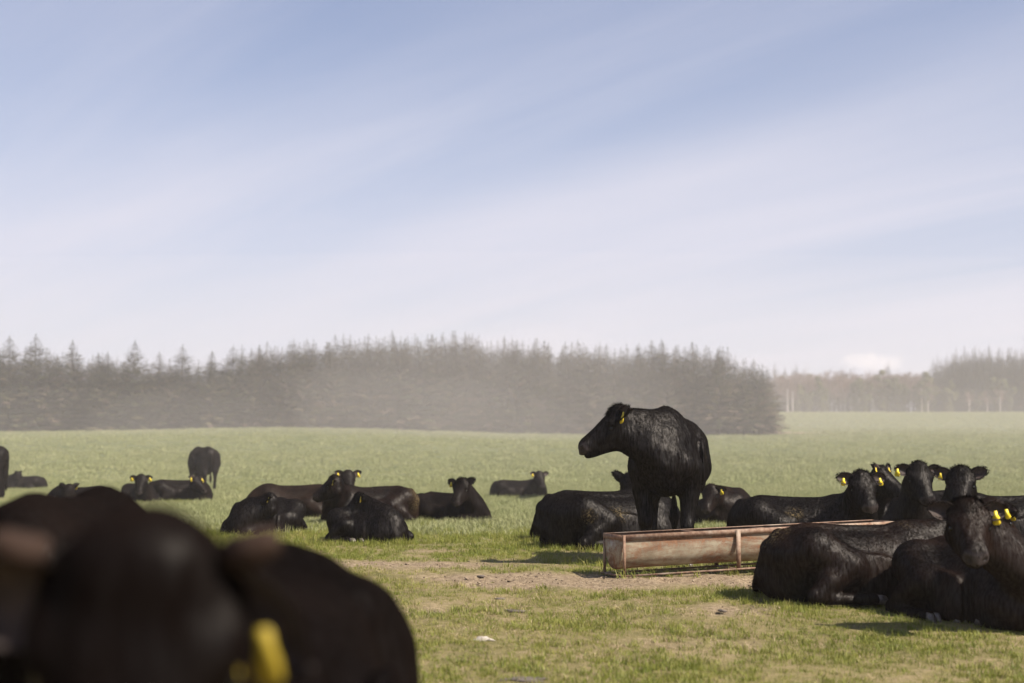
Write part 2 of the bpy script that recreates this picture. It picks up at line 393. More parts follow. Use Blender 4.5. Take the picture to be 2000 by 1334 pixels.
# ------------------------------------------------------------------ conifers
def spray(V, F, p, d, up, L, W, rag=.3):
    """a flat needle spray: tapered, toothed, drooping"""
    d = d / np.linalg.norm(d); s = np.cross(d, up); s /= (np.linalg.norm(s) + 1e-6)
    b = len(V)
    tip = p + d * L - up * L * .18
    m1 = p + d * L * .35
    V += [p, m1 + s * W * (1 + rng.normal() * rag), m1 - s * W * (1 + rng.normal() * rag), tip,
          p + d * L * .72 + s * W * .75 - up * L * .06, p + d * L * .72 - s * W * .75 - up * L * .06]
    F += [(b, b + 2, b + 1), (b + 1, b + 2, b + 3), (b + 1, b + 3, b + 4), (b + 2, b + 5, b + 3)]
def conifer_meshes(H, R, bare, seed, dead=.15, dens=1.0, spiky=1.0, pw=.88):
    global rng
    rng = np.random.default_rng(seed)
    V = []; F = []; DV = []; DF = []; TN = []
    up = np.array([0, 0, 1.])
    z = bare; lean = rng.normal(size=2) * .01
    while z < H - .12:
        t = (z - bare) / (H - bare)
        rad = R * min(1.0, 1.3 * (1 - t) ** pw) * (.75 + .4 * rng.random()) + .06
        nb = int((5 + 4 * (1 - t)) * dens)
        a0 = rng.random() * 6.28
        for k in range(nb):
            a = a0 + 6.283 * k / nb + rng.normal() * .25
            L = rad * (.6 + .6 * rng.random())
            d = np.array([math.cos(a), math.sin(a), .38 * t + .28 - .30 * (1 - t)])
            isd = rng.random() < dead * (1.6 - 1.4 * t)
            n = max(2, int(L / .25)); tone = rng.random(); f0 = len(F)
            for j in range(n):
                u = (j + .6) / n
                p = np.array([lean[0] * z, lean[1] * z, z]) + d * L * u + up * (-.28 * L * u * u + .16 * L * u ** 3)
                for side in (-1, 1, 0):
                    if rng.random() < .18: continue
                    aa = a + side * (.75 + .3 * rng.random())
                    dd = np.array([math.cos(aa), math.sin(aa), -.12 - .25 * rng.random() + .4 * t])
                    spray(DV if isd else V, DF if isd else F, p, dd, up, (.40 + .28 * rng.random()) * (1.15 - .4 * u) * (1 - .35 * t) * min(1, .45 + (1 - t) / .35), (.12 + .08 * rng.random()) * (1 - .4 * t) * min(1, .55 + (1 - t) / .4))
            TN += [min(1, max(0, tone + rng.normal() * .1))] * (len(F) - f0)
        z += (.20 + .14 * rng.random()) * (1 if t < .75 else .85 * spiky) / dens ** .3
    for k in range(4):                                         # leader and last whorls
        a = rng.random() * 6.28
        spray(V, F, np.array([lean[0] * H, lean[1] * H, H - .45 + .07 * k]), np.array([math.cos(a) * .6, math.sin(a) * .6, .9]), up, .20, .035)
    for k in range(2):
        spray(V, F, np.array([lean[0] * H, lean[1] * H, H - .15]), np.array([.08 * (k - .5), .05, 1.]), np.array([k, 1. - k, 0]), .5, .045)
    c = new_mesh('crown', np.array(V + DV), [tuple(f) for f in F] + [tuple(i + len(V) for i in f) for f in DF])
    c.materials.append(M_NEEDLE); c.materials.append(M_DEADN)
    mi = np.zeros(len(c.polygons), np.int32); mi[len(F):] = 1
    c.polygons.foreach_set('material_index', mi)
    TN += [.4] * (len(F) - len(TN)) + [.5] * len(DF)
    at = c.attributes.new('tone', 'FLOAT', 'FACE'); at.data.foreach_set('value', np.array(TN[:len(c.polygons)], np.float32))
    mb = MB(); mb.tube([(0, 0, -.3), (0, 0, H * .25), (lean[0] * H * .6, lean[1] * H * .6, H * .6), (lean[0] * H, lean[1] * H, H)], [.15, .12, .07, .012], 7)
    t = mb.mesh('trunk'); smooth(t); t.materials.append(M_BARK)
    return c, t
CON_SP = [conifer_meshes(9, 2.7, .2, 11 + i, .07, 1.45, .9, .78) for i in range(3)]        # spiky, open
CON_DN = [conifer_meshes(9, 3.0, .2, 31 + i, .34, 1.1, 1.0, .74) for i in range(4)]            # dense, browning
CON_BT = [conifer_meshes(9, 2.8, 1.3, 51 + i, .22, 1.05) for i in range(2)]           # clear lower trunk
def plant_tree(name, meshes, x, y, h, h0, label, cat, group=None, rz=None, sxy=1.0, parts=('crown', 'trunk')):
    r = empty(name, (x, y, float(gz(x, y)) - .05), random.random() * 6.28 if rz is None else rz, label, cat, group)
    s = h / h0; r.scale = (s * sxy, s * sxy, s)
    for nm, me in zip(parts, meshes):
        o = bpy.data.objects.new(nm, me); COL.objects.link(o); o.parent = r
    return r
_tpx = [-100, 0, 60, 130, 200, 300, 400, 500, 600, 700, 800, 900, 1000, 1100, 1200, 1300, 1400, 1460, 1500, 1600]
_tpy = [662, 665, 668, 676, 680, 692, 690, 680, 668, 662, 656, 660, 670, 678, 678, 675, 684, 692, 718, 735]
def top_py(px): return float(np.interp(px, _tpx, _tpy))
spires = [(18, 660), (68, 656), (145, 668), (190, 692), (208, 690), (258, 668), (310, 690), (355, 676), (410, 688), (455, 678), (-20, 662), (105, 700), (175, 712), (235, 712), (285, 722), (335, 716), (385, 720), (432, 722)]
con_n = 0
for i, (px, py) in enumerate(spires):
    d = 113 + (i % 4) * .9 + (2.0 if i > 10 else 0)
    x = gx(px, d); h = (pix(px, py, d).z - float(gz(x, d)))
    tall = [q for q in spires if q[1] < 695 and q[0] >= 0]
    if (px, py) in tall:
        k = sorted(tall).index((px, py))
        plant_tree('spruce_tree', CON_SP[i % 3], x, d, h, 9, '%s tall spruce spire counted from the left end of the wood' % ('first', 'second', 'third', 'fourth', 'fifth', 'sixth', 'seventh', 'eighth', 'ninth', 'tenth', 'eleventh')[k], 'tree', 'tall spires at the left of the wood')
    else:
        plant_tree('spruce_tree', CON_SP[i % 3], x, d, h, 9, 'shorter dark spruce wedged between the tall spires at the left of the wood', 'tree', 'shorter spruces between the tall spires')
for row in range(6):
    d = 113.5 + row * 2.6
    step = (52, 46, 36, 30, 30, 30)[row]
    px = -60 + (row * 23) % 50
    while px < 1512 - row * 4:
        pj = px + random.uniform(-13, 13)
        if pj < 470 and row > 3: px += step; continue
        dj = d + random.uniform(-.9, .9) + (1.5 if pj < 470 else 0)
        x = gx(pj, dj)
        lo = pj < 470
        top = top_py(pj) + (random.uniform(10, 34) if lo else random.uniform(-9, 10) + max(0, (2 - row)) * random.uniform(6, 20))
        if pj > 1440: top += 6
        h = pix(pj, top, dj).z - float(gz(x, dj))
        if pj > 1375 and row < 3:
            plant_tree('spruce_tree', CON_BT[con_n % 2], x, dj, h, 9, 'hazy spruce with a bare lower trunk at the right end of the wood', 'tree', 'spruces with bare trunks at the end of the wood')
        elif row >= 2:
            plant_tree('spruce_tree', CON_DN[con_n % 4], x, dj, h, 9, sxy=.8, label='hazy spruce deep in the wood showing only its top behind the front rows', cat='tree', group='spruces behind the front rows of the wood')
        else:
            plant_tree('spruce_tree', CON_DN[con_n % 4], x, dj, h, 9, 'browning bushy spruce with branches to the ground at the dusty edge of the wood', 'tree', 'spruces along the dusty edge of the wood')
        con_n += 1
        px += step * random.uniform(.85, 1.15)

# ------------------------------------------------------------------ far wood on the right: conifers, bare trees, bushy trees, birches
def bare_tree(H, seed, mtw=M_TWIG, mtr=M_BARK, spread=.5, cr=.012):
    R_ = random.Random(seed); mb = MB(); tr = MB()
    tr.tube([(0, 0, -.3), (.05, 0, H * .3), (0, .05, H * .55)], [.16, .12, .08], 6)
    def br(p, d, L, r, n):
        q = p + d * L; mid = p + d * L * .5 + Vector((R_.gauss(0, .05), R_.gauss(0, .05), .03)) * L
        mb.tube([p, mid, q], [r, r * .8, r * .55], 3, False)
        if n == 0: return
        for k in range(4 if n > 1 else 5):
            dd = (d + Vector((R_.gauss(0, spread), R_.gauss(0, spread), R_.gauss(.12, .3)))).normalized()
            br(p + d * L * R_.uniform(.35, 1), dd, L * R_.uniform(.5, .75), max(r * .55, cr), n - 1)
    for k in range(9):
        z = H * R_.uniform(.22, .55); a = R_.uniform(0, 6.28)
        br(Vector((0, 0, z)), Vector((math.cos(a) * .6, math.sin(a) * .6, .8)).normalized(), H * R_.uniform(.2, .3), .05, 3)
    c = mb.mesh('crown'); c.materials.append(mtw); t = tr.mesh('trunk'); t.materials.append(mtr); smooth(t)
    return c, t
def bush_tree(H, R, seed, m=M_BUSH, mtr=M_BARK):
    r_ = np.random.default_rng(seed); V = []; F = []
    cl = [(r_.normal(size=3) * [R * .42, R * .42, H * .17] + [0, 0, H * .60], R * r_.uniform(.3, .55)) for k in range(13)] + [(np.array([0, 0, H * .3]), R * .7), (np.array([0, 0, H * .12]), R * .6)]
    for c, rad in cl:
        for k in range(150):
            n = r_.normal(size=3); n /= np.linalg.norm(n)
            p = c + n * rad * r_.uniform(.6, 1.05) * [1, 1, .9]
            u = np.cross(n, r_.normal(size=3)); u /= np.linalg.norm(u); w = np.cross(n, u) + n * r_.normal() * .5
            s = r_.uniform(.10, .24); b = len(V)
            V += [p - u * s, p + w * s * .7, p + u * s, p - w * s * .7]; F.append((b, b + 1, b + 2, b + 3))
    c = new_mesh('crown', np.array(V), np.array(F)); c.materials.append(m)
    mb = MB(); mb.tube([(0, 0, -.3), (.03, 0, H * .35), (0, 0, H * .7)], [.16, .12, .05], 6); t = mb.mesh('trunk'); t.materials.append(mtr); smooth(t)
    return c, t
BARE = [bare_tree(9, 3 + i) for i in range(3)]
BUSH = [bush_tree(7, 2.2, 60 + i) for i in range(3)]
BIRCH = [bare_tree(9, 20 + i, M_TWIG, M_BIRCH, .4) for i in range(2)]
CON_FR = [conifer_meshes(13, 3.3, .6, 71 + i, .05, .9) for i in range(3)]
for c_, t_ in CON_FR: c_.materials[0] = M_FIR
def htop(px, py, d):
    x = gx(px, d); return x, pix(px, py, d).z - float(gz(x, d))
far_top = lambda px: float(np.interp(px, [1800, 1825, 1860, 1900, 1950, 2060], [722, 694, 682, 677, 676, 674]))
for row in range(5):
    px = 1815 + row * 9
    while px < 2090:
        d = 306 + row * 4 + random.uniform(-1.5, 1.5)
        x, h = htop(px, far_top(px) + random.uniform(-6, 14) + (4 - row) * 3, d)
        plant_tree('fir_tree', CON_FR[random.randrange(3)], x, d, h, 13, 'distant dark fir in the tall stand beyond the far field' if row < 2 else 'distant fir showing its tip at the back of the tall stand', 'tree', 'firs of the distant stand' if row < 2 else 'firs at the back of the distant stand', sxy=.9)
        px += random.uniform(13, 20)
for px, py in ((1501, 716), (1514, 706), (1533, 714), (1556, 707)):
    x, h = htop(px, py + 1, 338); plant_tree('fir_tree', CON_FR[random.randrange(3)], x, 338, h, 13, 'small far fir tip poking up just right of the spruce wood', 'tree', 'far fir tips beside the spruce wood', sxy=.7)
x, h = htop(1737, 704, 309); plant_tree('fir_tree', CON_FR[1], x, 309, h, 13, 'lone pointed fir among the bare trees beyond the far field', 'tree', sxy=.62)
for row in range(3):
    px = 1508 + row * 8
    while px < 1812:
        d = 304 + row * 6 + random.uniform(-2, 2)
        tp = float(np.interp(px, [1500, 1560, 1660, 1700, 1760, 1820], [722, 718, 716, 712, 716, 722])) + random.uniform(-3, 10)
        x, h = htop(px, tp, d)
        plant_tree('bare_tree', BARE[random.randrange(3)], x, d, h, 9, 'leafless pinkish brown tree in the thicket beyond the far field', 'tree', 'leafless trees of the far thicket', sxy=1.15)
        px += random.uniform(17, 25)
for i in range(26):
    px = random.uniform(1525, 2040); d = 301 + random.uniform(-1, 4)
    x, h = htop(px, random.uniform(735, 768), d)
    plant_tree('bushy_tree', BUSH[i % 3], x, d, h, 7, 'rounded olive green tree at the front of the far thicket' if px < 1780 else 'olive green broadleaf tree in front of the distant firs', 'tree', 'olive green trees at the front of the far thicket' if px < 1780 else 'broadleaf trees in front of the distant firs', sxy=.95)
for i, px in enumerate((1538, 1548, 1800, 1812, 1893, 1928, 1953)):
    x, h = htop(px, (722, 730, 722, 740, 758, 756, 752)[i], 300)
    plant_tree('birch_tree', BIRCH[i % 2], x, 300, h, 9, ('slim pale birch at the very left end of the far thicket', 'slim pale birch second from the left end of the far thicket', 'white trunked birch just left of the distant firs', 'thinner white birch touching the left edge of the distant firs',
        'left one of three thin birches before the distant firs', 'middle one of three thin birches before the distant firs', 'right one of three thin birches before the distant firs')[i], 'tree', 'birches along the far wood', sxy=.8)
for i in range(46):
    px = 1512 + i * 12.2 + random.uniform(-4, 4); d = 322 + random.uniform(-2, 2)
    x, h = htop(px, random.uniform(738, 756), d)
    plant_tree('shrub', BUSH[i % 3], x, d, h, 7, 'dull green undergrowth shrub filling the gaps between the far trunks', 'shrub', 'undergrowth shrubs of the far wood', sxy=1.1)

# ------------------------------------------------------------------ cattle: one continuous body per animal, grown from an implicit surface
def surface_nets(F, o, h):
    s = F < 0
    nx, ny, nz = F.shape
    cnt = np.zeros((nx - 1, ny - 1, nz - 1), np.int8)
    for dx in (0, 1):
        for dy in (0, 1):
            for dz_ in (0, 1):
                cnt += s[dx:nx - 1 + dx, dy:ny - 1 + dy, dz_:nz - 1 + dz_]
    act = (cnt > 0) & (cnt < 8)
    idx = np.argwhere(act)
    ids = np.full(act.shape, -1, np.int64); ids[act] = np.arange(len(idx))
    acc = np.zeros((len(idx), 3)); n = np.zeros(len(idx))
    cs = [(a, b, c) for a in (0, 1) for b in (0, 1) for c in (0, 1)]
    for a in cs:
        for ax in range(3):
            if a[ax]: continue
            b = list(a); b[ax] = 1
            fa = F[idx[:, 0] + a[0], idx[:, 1] + a[1], idx[:, 2] + a[2]]; fb = F[idx[:, 0] + b[0], idx[:, 1] + b[1], idx[:, 2] + b[2]]
            m = (fa < 0) != (fb < 0)
            t = np.where(m, fa / np.where(m, fa - fb, 1), 0)
            p = np.array(a, float)[None] + t[:, None] * (np.array(b) - np.array(a))[None]
            acc += p * m[:, None]; n += m
    V = o + h * (idx + acc / n[:, None])
    Q = []
    for ax in range(3):
        u, w = (ax + 1) % 3, (ax + 2) % 3
        sl0 = [slice(None)] * 3; sl1 = [slice(None)] * 3
        sl0[ax] = slice(0, -1); sl1[ax] = slice(1, None)
        for q in (u, w): sl0[q] = slice(1, -1); sl1[q] = slice(1, -1)
        a = s[tuple(sl0)]; b = s[tuple(sl1)]
        e = np.argwhere(a != b)
        if not len(e): continue
        fl = a[tuple(e.T)]
        base = e.copy(); base[:, u] += 1; base[:, w] += 1
        def cell(du, dw):
            c = base.copy(); c[:, u] += du; c[:, w] += dw
            return ids[c[:, 0], c[:, 1], c[:, 2]]
        q = np.stack([cell(-1, -1), cell(0, -1), cell(0, 0), cell(-1, 0)], 1)
        q[~fl] = q[~fl][:, ::-1]
        Q.append(q)
    return V, np.concatenate(Q)

def rot(yaw, pitch=0, roll=0):
    y, p, r = map(math.radians, (yaw, pitch, roll))
    return np.array(Matrix.Rotation(y, 3, 'Z') @ Matrix.Rotation(-p, 3, 'Y') @ Matrix.Rotation(r, 3, 'X'))

class Field:
    def __init__(s, lo, hi, h):
        s.lo = np.array(lo, float); s.h = h
        s.n = np.ceil((np.array(hi) - s.lo) / h).astype(int) + 1
        s.F = np.full(s.n, .25, np.float32)
        s.ax = [(s.lo[i] + h * np.arange(s.n[i])).astype(np.float32) for i in range(3)]
    def add(s, fn, lo, hi, k=.05, sub=False):
        a = np.clip(np.floor((np.array(lo) - k - .03 - s.lo) / s.h).astype(int), 0, s.n)
        b = np.clip(np.ceil((np.array(hi) + k + .03 - s.lo) / s.h).astype(int) + 1, 0, s.n)
        if (b <= a).any(): return
        X = s.ax[0][a[0]:b[0], None, None]; Y = s.ax[1][None, a[1]:b[1], None]; Z = s.ax[2][None, None, a[2]:b[2]]
        d = fn(X, Y, Z)
        L = s.F[a[0]:b[0], a[1]:b[1], a[2]:b[2]]
        if sub:
            hh = np.maximum(k - np.abs(L + d), 0) / k
            L[...] = np.maximum(L, -d) + hh * hh * k * .25
        else:
            hh = np.maximum(k - np.abs(L - d), 0) / k
            L[...] = np.minimum(L, d) - hh * hh * k * .25
    def chain(s, pts, rad, k=.05, flat=None):
        pts = [np.array(p, float) for p in pts]
        R_ = max(rad)
        def fn(X, Y, Z):
            out_ = None
            for i in range(len(pts) - 1):
                a, b = pts[i], pts[i + 1]; ba = b - a; l2 = max(float(ba @ ba), 1e-9)
                t = np.clip(((X - a[0]) * ba[0] + (Y - a[1]) * ba[1] + (Z - a[2]) * ba[2]) / l2, 0, 1)
                d = np.sqrt((X - a[0] - t * ba[0]) ** 2 + (Y - a[1] - t * ba[1]) ** 2 + (Z - a[2] - t * ba[2]) ** 2) - (rad[i] + t * (rad[i + 1] - rad[i]))
                out_ = d if out_ is None else np.minimum(out_, d)
            return out_
        P = np.array(pts); s.add(fn, P.min(0) - R_, P.max(0) + R_, k)
    def ell(s, c, r, M=None, k=.05, sub=False):
        c = np.array(c, float); r = np.array(r, float); M = np.eye(3) if M is None else M
        rm = r.max()
        def fn(X, Y, Z):
            x = X - c[0]; y = Y - c[1]; z = Z - c[2]
            q = [M[0, i] * x + M[1, i] * y + M[2, i] * z for i in range(3)]
            k0 = np.sqrt((q[0] / r[0]) ** 2 + (q[1] / r[1]) ** 2 + (q[2] / r[2]) ** 2)
            k1 = np.sqrt((q[0] / r[0] ** 2) ** 2 + (q[1] / r[1] ** 2) ** 2 + (q[2] / r[2] ** 2) ** 2) + 1e-6
            return k0 * (k0 - 1) / k1
        s.add(fn, c - rm, c + rm, k, sub)
    def loft(s, st, org, M, k=.05, power=2.0, bend=0.0, taper=0.0):
        st = np.array(st, float); org = np.array(org, float)
        fx = np.linspace(st[0, 0], st[-1, 0], 160); cols = []
        for j in (1, 2, 3):
            v = np.interp(fx, st[:, 0], st[:, j]); w = 5
            kk = np.exp(-.5 * (np.arange(-12, 13) / w) ** 2); kk /= kk.sum()
            vs_ = np.convolve(np.pad(v, 12, mode='edge'), kk, 'valid')
            e = np.clip(np.minimum(np.arange(160), 159 - np.arange(160)) / 9, 0, 1)
            cols.append(vs_ * e + v * (1 - e))
        def fn(X, Y, Z):
            x = X - org[0]; y = Y - org[1]; z = Z - org[2]
            lx = M[0, 0] * x + M[1, 0] * y + M[2, 0] * z
            ly = M[0, 1] * x + M[1, 1] * y + M[2, 1] * z
            lz = M[0, 2] * x + M[1, 2] * y + M[2, 2] * z
            if bend: ly = ly - bend * lx * np.abs(lx)
            c = np.interp(lx, fx, cols[0]).astype(np.float32); h = np.interp(lx, fx, cols[1]).astype(np.float32); w = np.interp(lx, fx, cols[2]).astype(np.float32)
            if taper: w = w * (1 - taper * np.clip((lz - c) / h, -1, 1))
            q = (np.abs(ly / w) ** power + np.abs((lz - c) / h) ** power) ** (1 / power)
            return ((q - 1) * np.minimum(h, np.abs(w)) * .85 + np.maximum(lx - fx[-1], 0) + np.maximum(fx[0] - lx, 0)).astype(np.float32)
        c8 = np.array([org + M @ np.array([x, y, z]) for x in (st[0, 0], st[-1, 0]) for y in (-st[:, 3].max() - abs(bend), st[:, 3].max() + abs(bend)) for z in ((st[:, 1] - st[:, 2]).min(), (st[:, 1] + st[:, 2]).max())])
        s.add(fn, c8.min(0), c8.max(0), k)

TORSO = [(-.875, 1.03, .05, .04), (-.84, 1.02, .20, .12), (-.76, 1.00, .285, .20), (-.62, .975, .325, .255), (-.48, .96, .345, .285), (-.25, .925, .345, .325),
         (0, .90, .355, .355), (.22, .90, .365, .335), (.45, .915, .375, .275), (.62, .91, .355, .235), (.76, .88, .285, .185), (.85, .85, .17, .11), (.89, .83, .05, .05)]
TORSO_LIE = [(-.885, .82, .06, .05), (-.845, .83, .22, .16), (-.76, .875, .32, .24), (-.62, .915, .365, .285), (-.48, .935, .375, .30), (-.25, .925, .36, .33),
             (0, .90, .36, .355), (.22, .90, .37, .335), (.45, .915, .38, .275), (.62, .91, .36, .235), (.76, .88, .30, .19), (.85, .85, .19, .12), (.89, .83, .05, .05)]
KX = .87                                   # body length against height
HEAD = [(-.06, -.075, .04, .05), (-.035, -.075, .075, .075), (.03, -.083, .100, .098), (.10, -.100, .118, .112), (.16, -.108, .122, .112), (.23, -.108, .110, .094),
        (.31, -.105, .098, .078), (.39, -.102, .088, .071), (.45, -.101, .084, .076), (.50, -.103, .076, .074), (.528, -.107, .058, .060), (.542, -.110, .03, .036)]
HEAD = [(a, b, c, d * (1.22 if a < .3 else 1.16)) for a, b, c, d in HEAD]

HX = .84
cow_count = 0
def make_cow(label, px, d, heading, s=1.0, pose='lie', poll=None, poll_local=None, hyaw=None, hpitch=-45, hroll=0, group=None, side=1, roll=8, bend=0.0,
             tags=(), tag_mat=None, ear_lift=(.05, .05), ear_fwd=(0, 0), res=None, coat=0, material=None, hooves=True, mud=(), udder=False, cat='cow', y_off=0.0,
             feet_fwd=False, mouth=False, ear_tip=False, brown_tufts=False, fat=1.0, seed=1, tail_out=False, x=None, curl=False, eyes=True, tagtw=(0, 0)):
    """heading / hyaw in degrees, 0 = to the right of the photograph, 90 = away from the camera"""
    global cow_count
    cow_count += 1
    r_ = np.random.default_rng(1000 + seed)
    X0 = gx(px, d) if x is None else x
    base = np.array([X0, d, float(gz(X0, d)) + y_off])
    root = empty('cow', base, math.radians(heading), label, cat, group)
    H = res or max(.0125, min(.028, d * .00105)) / s
    if poll_local is None:
        w = np.array(pix(*poll)) - base
        a = math.radians(-heading)
        poll_local = np.array([math.cos(a) * w[0] - math.sin(a) * w[1], math.sin(a) * w[0] + math.cos(a) * w[1], w[2]]) / s
    P = np.array(poll_local, float)
    hy = (hyaw if hyaw is not None else heading) - heading
    HR = rot(hy, hpitch, hroll)
    hx, hl, hz = HR[:, 0], HR[:, 1], HR[:, 2]
    lie = pose == 'lie'
    hd = lambda a, b, c: P + HR @ np.array([a * HX, b * 1.18, c])
    # grid
    ext = [hd(.55, 0, -.1), hd(-.1, 0, 0), hd(.1, .2, -.25), hd(.1, -.2, -.25)]
    lo = np.minimum.reduce(ext + [np.array([-1.02, -.66 if lie else -.45, -.03])]) - .04
    hi = np.maximum.reduce(ext + [np.array([1.05, .66 if lie else .45, .98 if lie else 1.40])]) + .04
    if lie: lo[2] = -.05
    f = Field(lo, hi, H)
    if lie:
        TM = rot(0, 0, roll * side * -1); dzt = -.545
        st = [(x_ * KX, (c - .565) * .80, h_ * .80, w_ * 1.08 * fat) for x_, c, h_, w_ in TORSO_LIE]
        org = np.array([0, 0, 0.])
    else:
        TM = np.eye(3); dzt = 0; org = np.zeros(3)
        st = [(x_ * KX, c + .02, h_ * .945, w_ * fat) for x_, c, h_, w_ in TORSO]
    T = lambda a, b, c: org + TM @ np.array([a * KX, b + bend * a * abs(a) * KX * KX, (c - .565) * .80 if lie else c])
    f.loft(st, org, TM, .02, 2.2, bend, .26 if lie else .15)
    # bony landmarks and muscle
    for sg in (1, -1):
        f.ell(T(.47, sg * .218 * fat, .93), (.15, .065, .24), rot(0, -16, sg * 8), .08)            # shoulder blade
        f.ell(T(-.50, sg * .215 * fat, 1.15), (.10, .06, .055), None, .09)                 # hook bone
        f.ell(T(-.78, sg * .10, 1.06 if lie else 1.12), (.07, .05, .07), None, .08)                         # pin bone
        if bend == 0:
            f.ell(T(-.02, sg * .36 * fat, .86), (.32, .03, .20), None, .06)
    for sg in (1, -1):
        f.ell(T(.74, sg * .165, .83), (.085, .075, .11), None, .06)                          # point of shoulder
        f.ell(T(-.36, sg * .345 * fat, 1.03), (.12, .035, .10), None, .10, True)             # flank hollow
        f.ell(T(.27, sg * .335 * fat, .92), (.04, .024, .26), None, .07, True)               # groove behind the shoulder
    f.ell(T(.87, 0, .74), (.08, .014, .14), None, .05, True)                                 # breast crease
    f.chain([T(.52, 0, 1.275), T(.2, 0, 1.262), T(-.2, 0, 1.268), T(-.5, 0, 1.275), T(-.74, 0, 1.19 if lie else 1.20)], [.035, .03, .03, .035, .03], .06)   # spine
    f.ell(T(.70, 0, .66 if lie else .735), (.17, .115, .15 if lie else .13), rot(0, 20), .08)                                 # brisket
    # neck
    dors = [T(.46, 0, 1.13), T(.66, 0, 1.16)]; ven = [T(.66, 0, .86), T(.86, 0, .92)]
    hb = hd(.02, 0, -.085); th = hd(.14, 0, -.215)
    def bez(a, b, c, n=6): return [a * (1 - t) ** 2 + 2 * b * t * (1 - t) + c * t * t for t in np.linspace(0, 1, n)]
    f.chain(bez(dors[0], dors[1], hb), list(np.linspace(.165, .098, 6)), .07)
    f.chain(bez(ven[0], ven[1], th), list(np.linspace(.20, .095, 6)), .07)
    f.chain(bez((dors[0] + ven[0]) / 2, (dors[1] + ven[1]) / 2, (hb + th) / 2), list(np.linspace(.21, .105, 6)), .06)
    f.chain(bez(T(.86, 0, .80), T(1.0, 0, .80) * .5 + (ven[1]) * .5, hd(.14, 0, -.235)), list(np.linspace(.05, .018, 6)), .06)   # dewlap
    # legs
    hoofs = []
    if not lie:
        for sg in (1, -1):
            k = 0.03 * sg * (1 if seed % 2 else -1)
            f.chain([T(.50, sg * .18, .82), T(.47, sg * .195, .64), T(.52, sg * .172, .38)], [.125, .092, .056], .05)
            f.chain([T(.52, sg * .175, .39), T(.525 + k, sg * .17, .345), T(.52 + k, sg * .165, .13)], [.055, .053, .034], .03)
            f.chain([T(.52 + k, sg * .165, .135), T(.55 + k, sg * .165, .05)], [.047, .043], .03)
            hoofs.append((T(.565 + k, sg * .165, .0), np.array([1., 0, 0]), 1))
            kh = -.04 * sg
            f.chain([T(-.60, sg * .15, 1.0), T(-.56, sg * .185, .82), T(-.44, sg * .20, .68)], [.20, .19, .12], .07)
            f.chain([T(-.62, sg * .17, .80), T(-.70, sg * .17, .60), T(-.755 + kh, sg * .165, .47)], [.17, .105, .058], .06)
            f.chain([T(-.775 + kh, sg * .165, .50), T(-.755 + kh, sg * .165, .42), T(-.72 + kh, sg * .165, .14)], [.045, .055, .042], .03)
            f.chain([T(-.72 + kh, sg * .165, .14), T(-.69 + kh, sg * .165, .05)], [.050, .046], .03)
            hoofs.append((T(-.665 + kh, sg * .165, 0), np.array([1., 0, 0]), 1))
        f.chain([T(-.74, 0, 1.20), T(-.89, .0, 1.06), T(-.915, .02, .80), T(-.90, .03, .48)], [.045, .034, .024, .02], .05)
        f.chain([T(-.90, .03, .50), T(-.895, .03, .36), T(-.89, .035, .22)], [.022, .048, .015], .03)
        if udder: f.ell(T(-.40, 0, .58), (.18, .14, .12), None, .06)
    else:
        sd = side
        g = lambda q: np.array([q[0] * KX, q[1], q[2]])
        # upper hind leg lies out to one side, foot pointing forward
        f.chain([T(-.62, sd * .14, 1.03), g([-.50, sd * .31, .40]), g([-.22, sd * .40, .30])], [.19, .185, .115], .08)
        f.chain([g([-.24, sd * .41, .28]), g([-.42, sd * .46, .18]), g([-.56, sd * .48, .085])], [.12, .095, .060], .06)
        f.chain([g([-.57, sd * .48, .075]), g([-.40, sd * .505, .060]), g([-.12, sd * .50, .058])], [.058, .045, .040], .035)
        f.chain([g([-.12, sd * .50, .058]), g([-.02, sd * .50, .052])], [.048, .044], .03)
        hoofs.append((g([.015, sd * .50, .018]), g([1., 0.0, -.12]), 2))
        # the lower one is tucked beneath, its foot shows under the belly
        f.chain([T(-.60, -sd * .14, .95), g([-.45, -sd * .32, .28]), g([-.22, -sd * .36, .20])], [.19, .16, .10], .08)
        f.chain([g([-.24, -sd * .36, .18]), g([-.55, -sd * .40, .07])], [.10, .055], .06)
        f.chain([g([-.55, -sd * .40, .07]), g([-.20, -sd * .42, .055])], [.052, .04], .035)
        f.chain([g([.02, sd * .34, .05]), g([.12, sd * .36, .05])], [.05, .044], .03)
        hoofs.append((g([.155, sd * .37, .02]), g([1., .15 * sd, 0.1]), 2))
        for sg in (1, -1):
            if feet_fwd and sg == sd:
                f.chain([T(.50, sg * .22, .80), g([.58, sg * .25, .17]), g([.80, sg * .23, .085])], [.14, .11, .07], .06)
                f.chain([g([.80, sg * .23, .085]), g([1.0, sg * .22, .05]), g([1.10, sg * .22, .05])], [.062, .042, .045], .03)
                hoofs.append((g([1.13, sg * .22, .012]), g([1., 0, 0]), 2))
            else:
                f.chain([T(.50, sg * .22, .80), g([.52, sg * .27, .19]), g([.80, sg * .20, .10])], [.15, .12, .078], .06)
                f.chain([g([.80, sg * .20, .10]), g([.78, sg * .21, .075]), g([.52, sg * .30, .055])], [.074, .06, .042], .035)
                f.chain([g([.52, sg * .30, .055]), g([.42, sg * .32, .05])], [.047, .04], .03)
                hoofs.append((g([.385, sg * .325, .03]), g([-1., .1 * sg, 0]), 2))
        ty = sd * -.04
        f.chain([T(-.74, 0, 1.22), T(-.86, 0, 1.06), T(-.90, -sd * .03, .85), g([-.885, ty - sd * .10, .10]), g([-.78, ty - sd * .30, .045])], [.045, .036, .030, .026, .02], .05)
        f.chain([g([-.82, ty - sd * .28, .045]), g([-.70, ty - sd * .40, .04]), g([-.60, ty - sd * .42, .035])], [.02, .045, .015], .03)
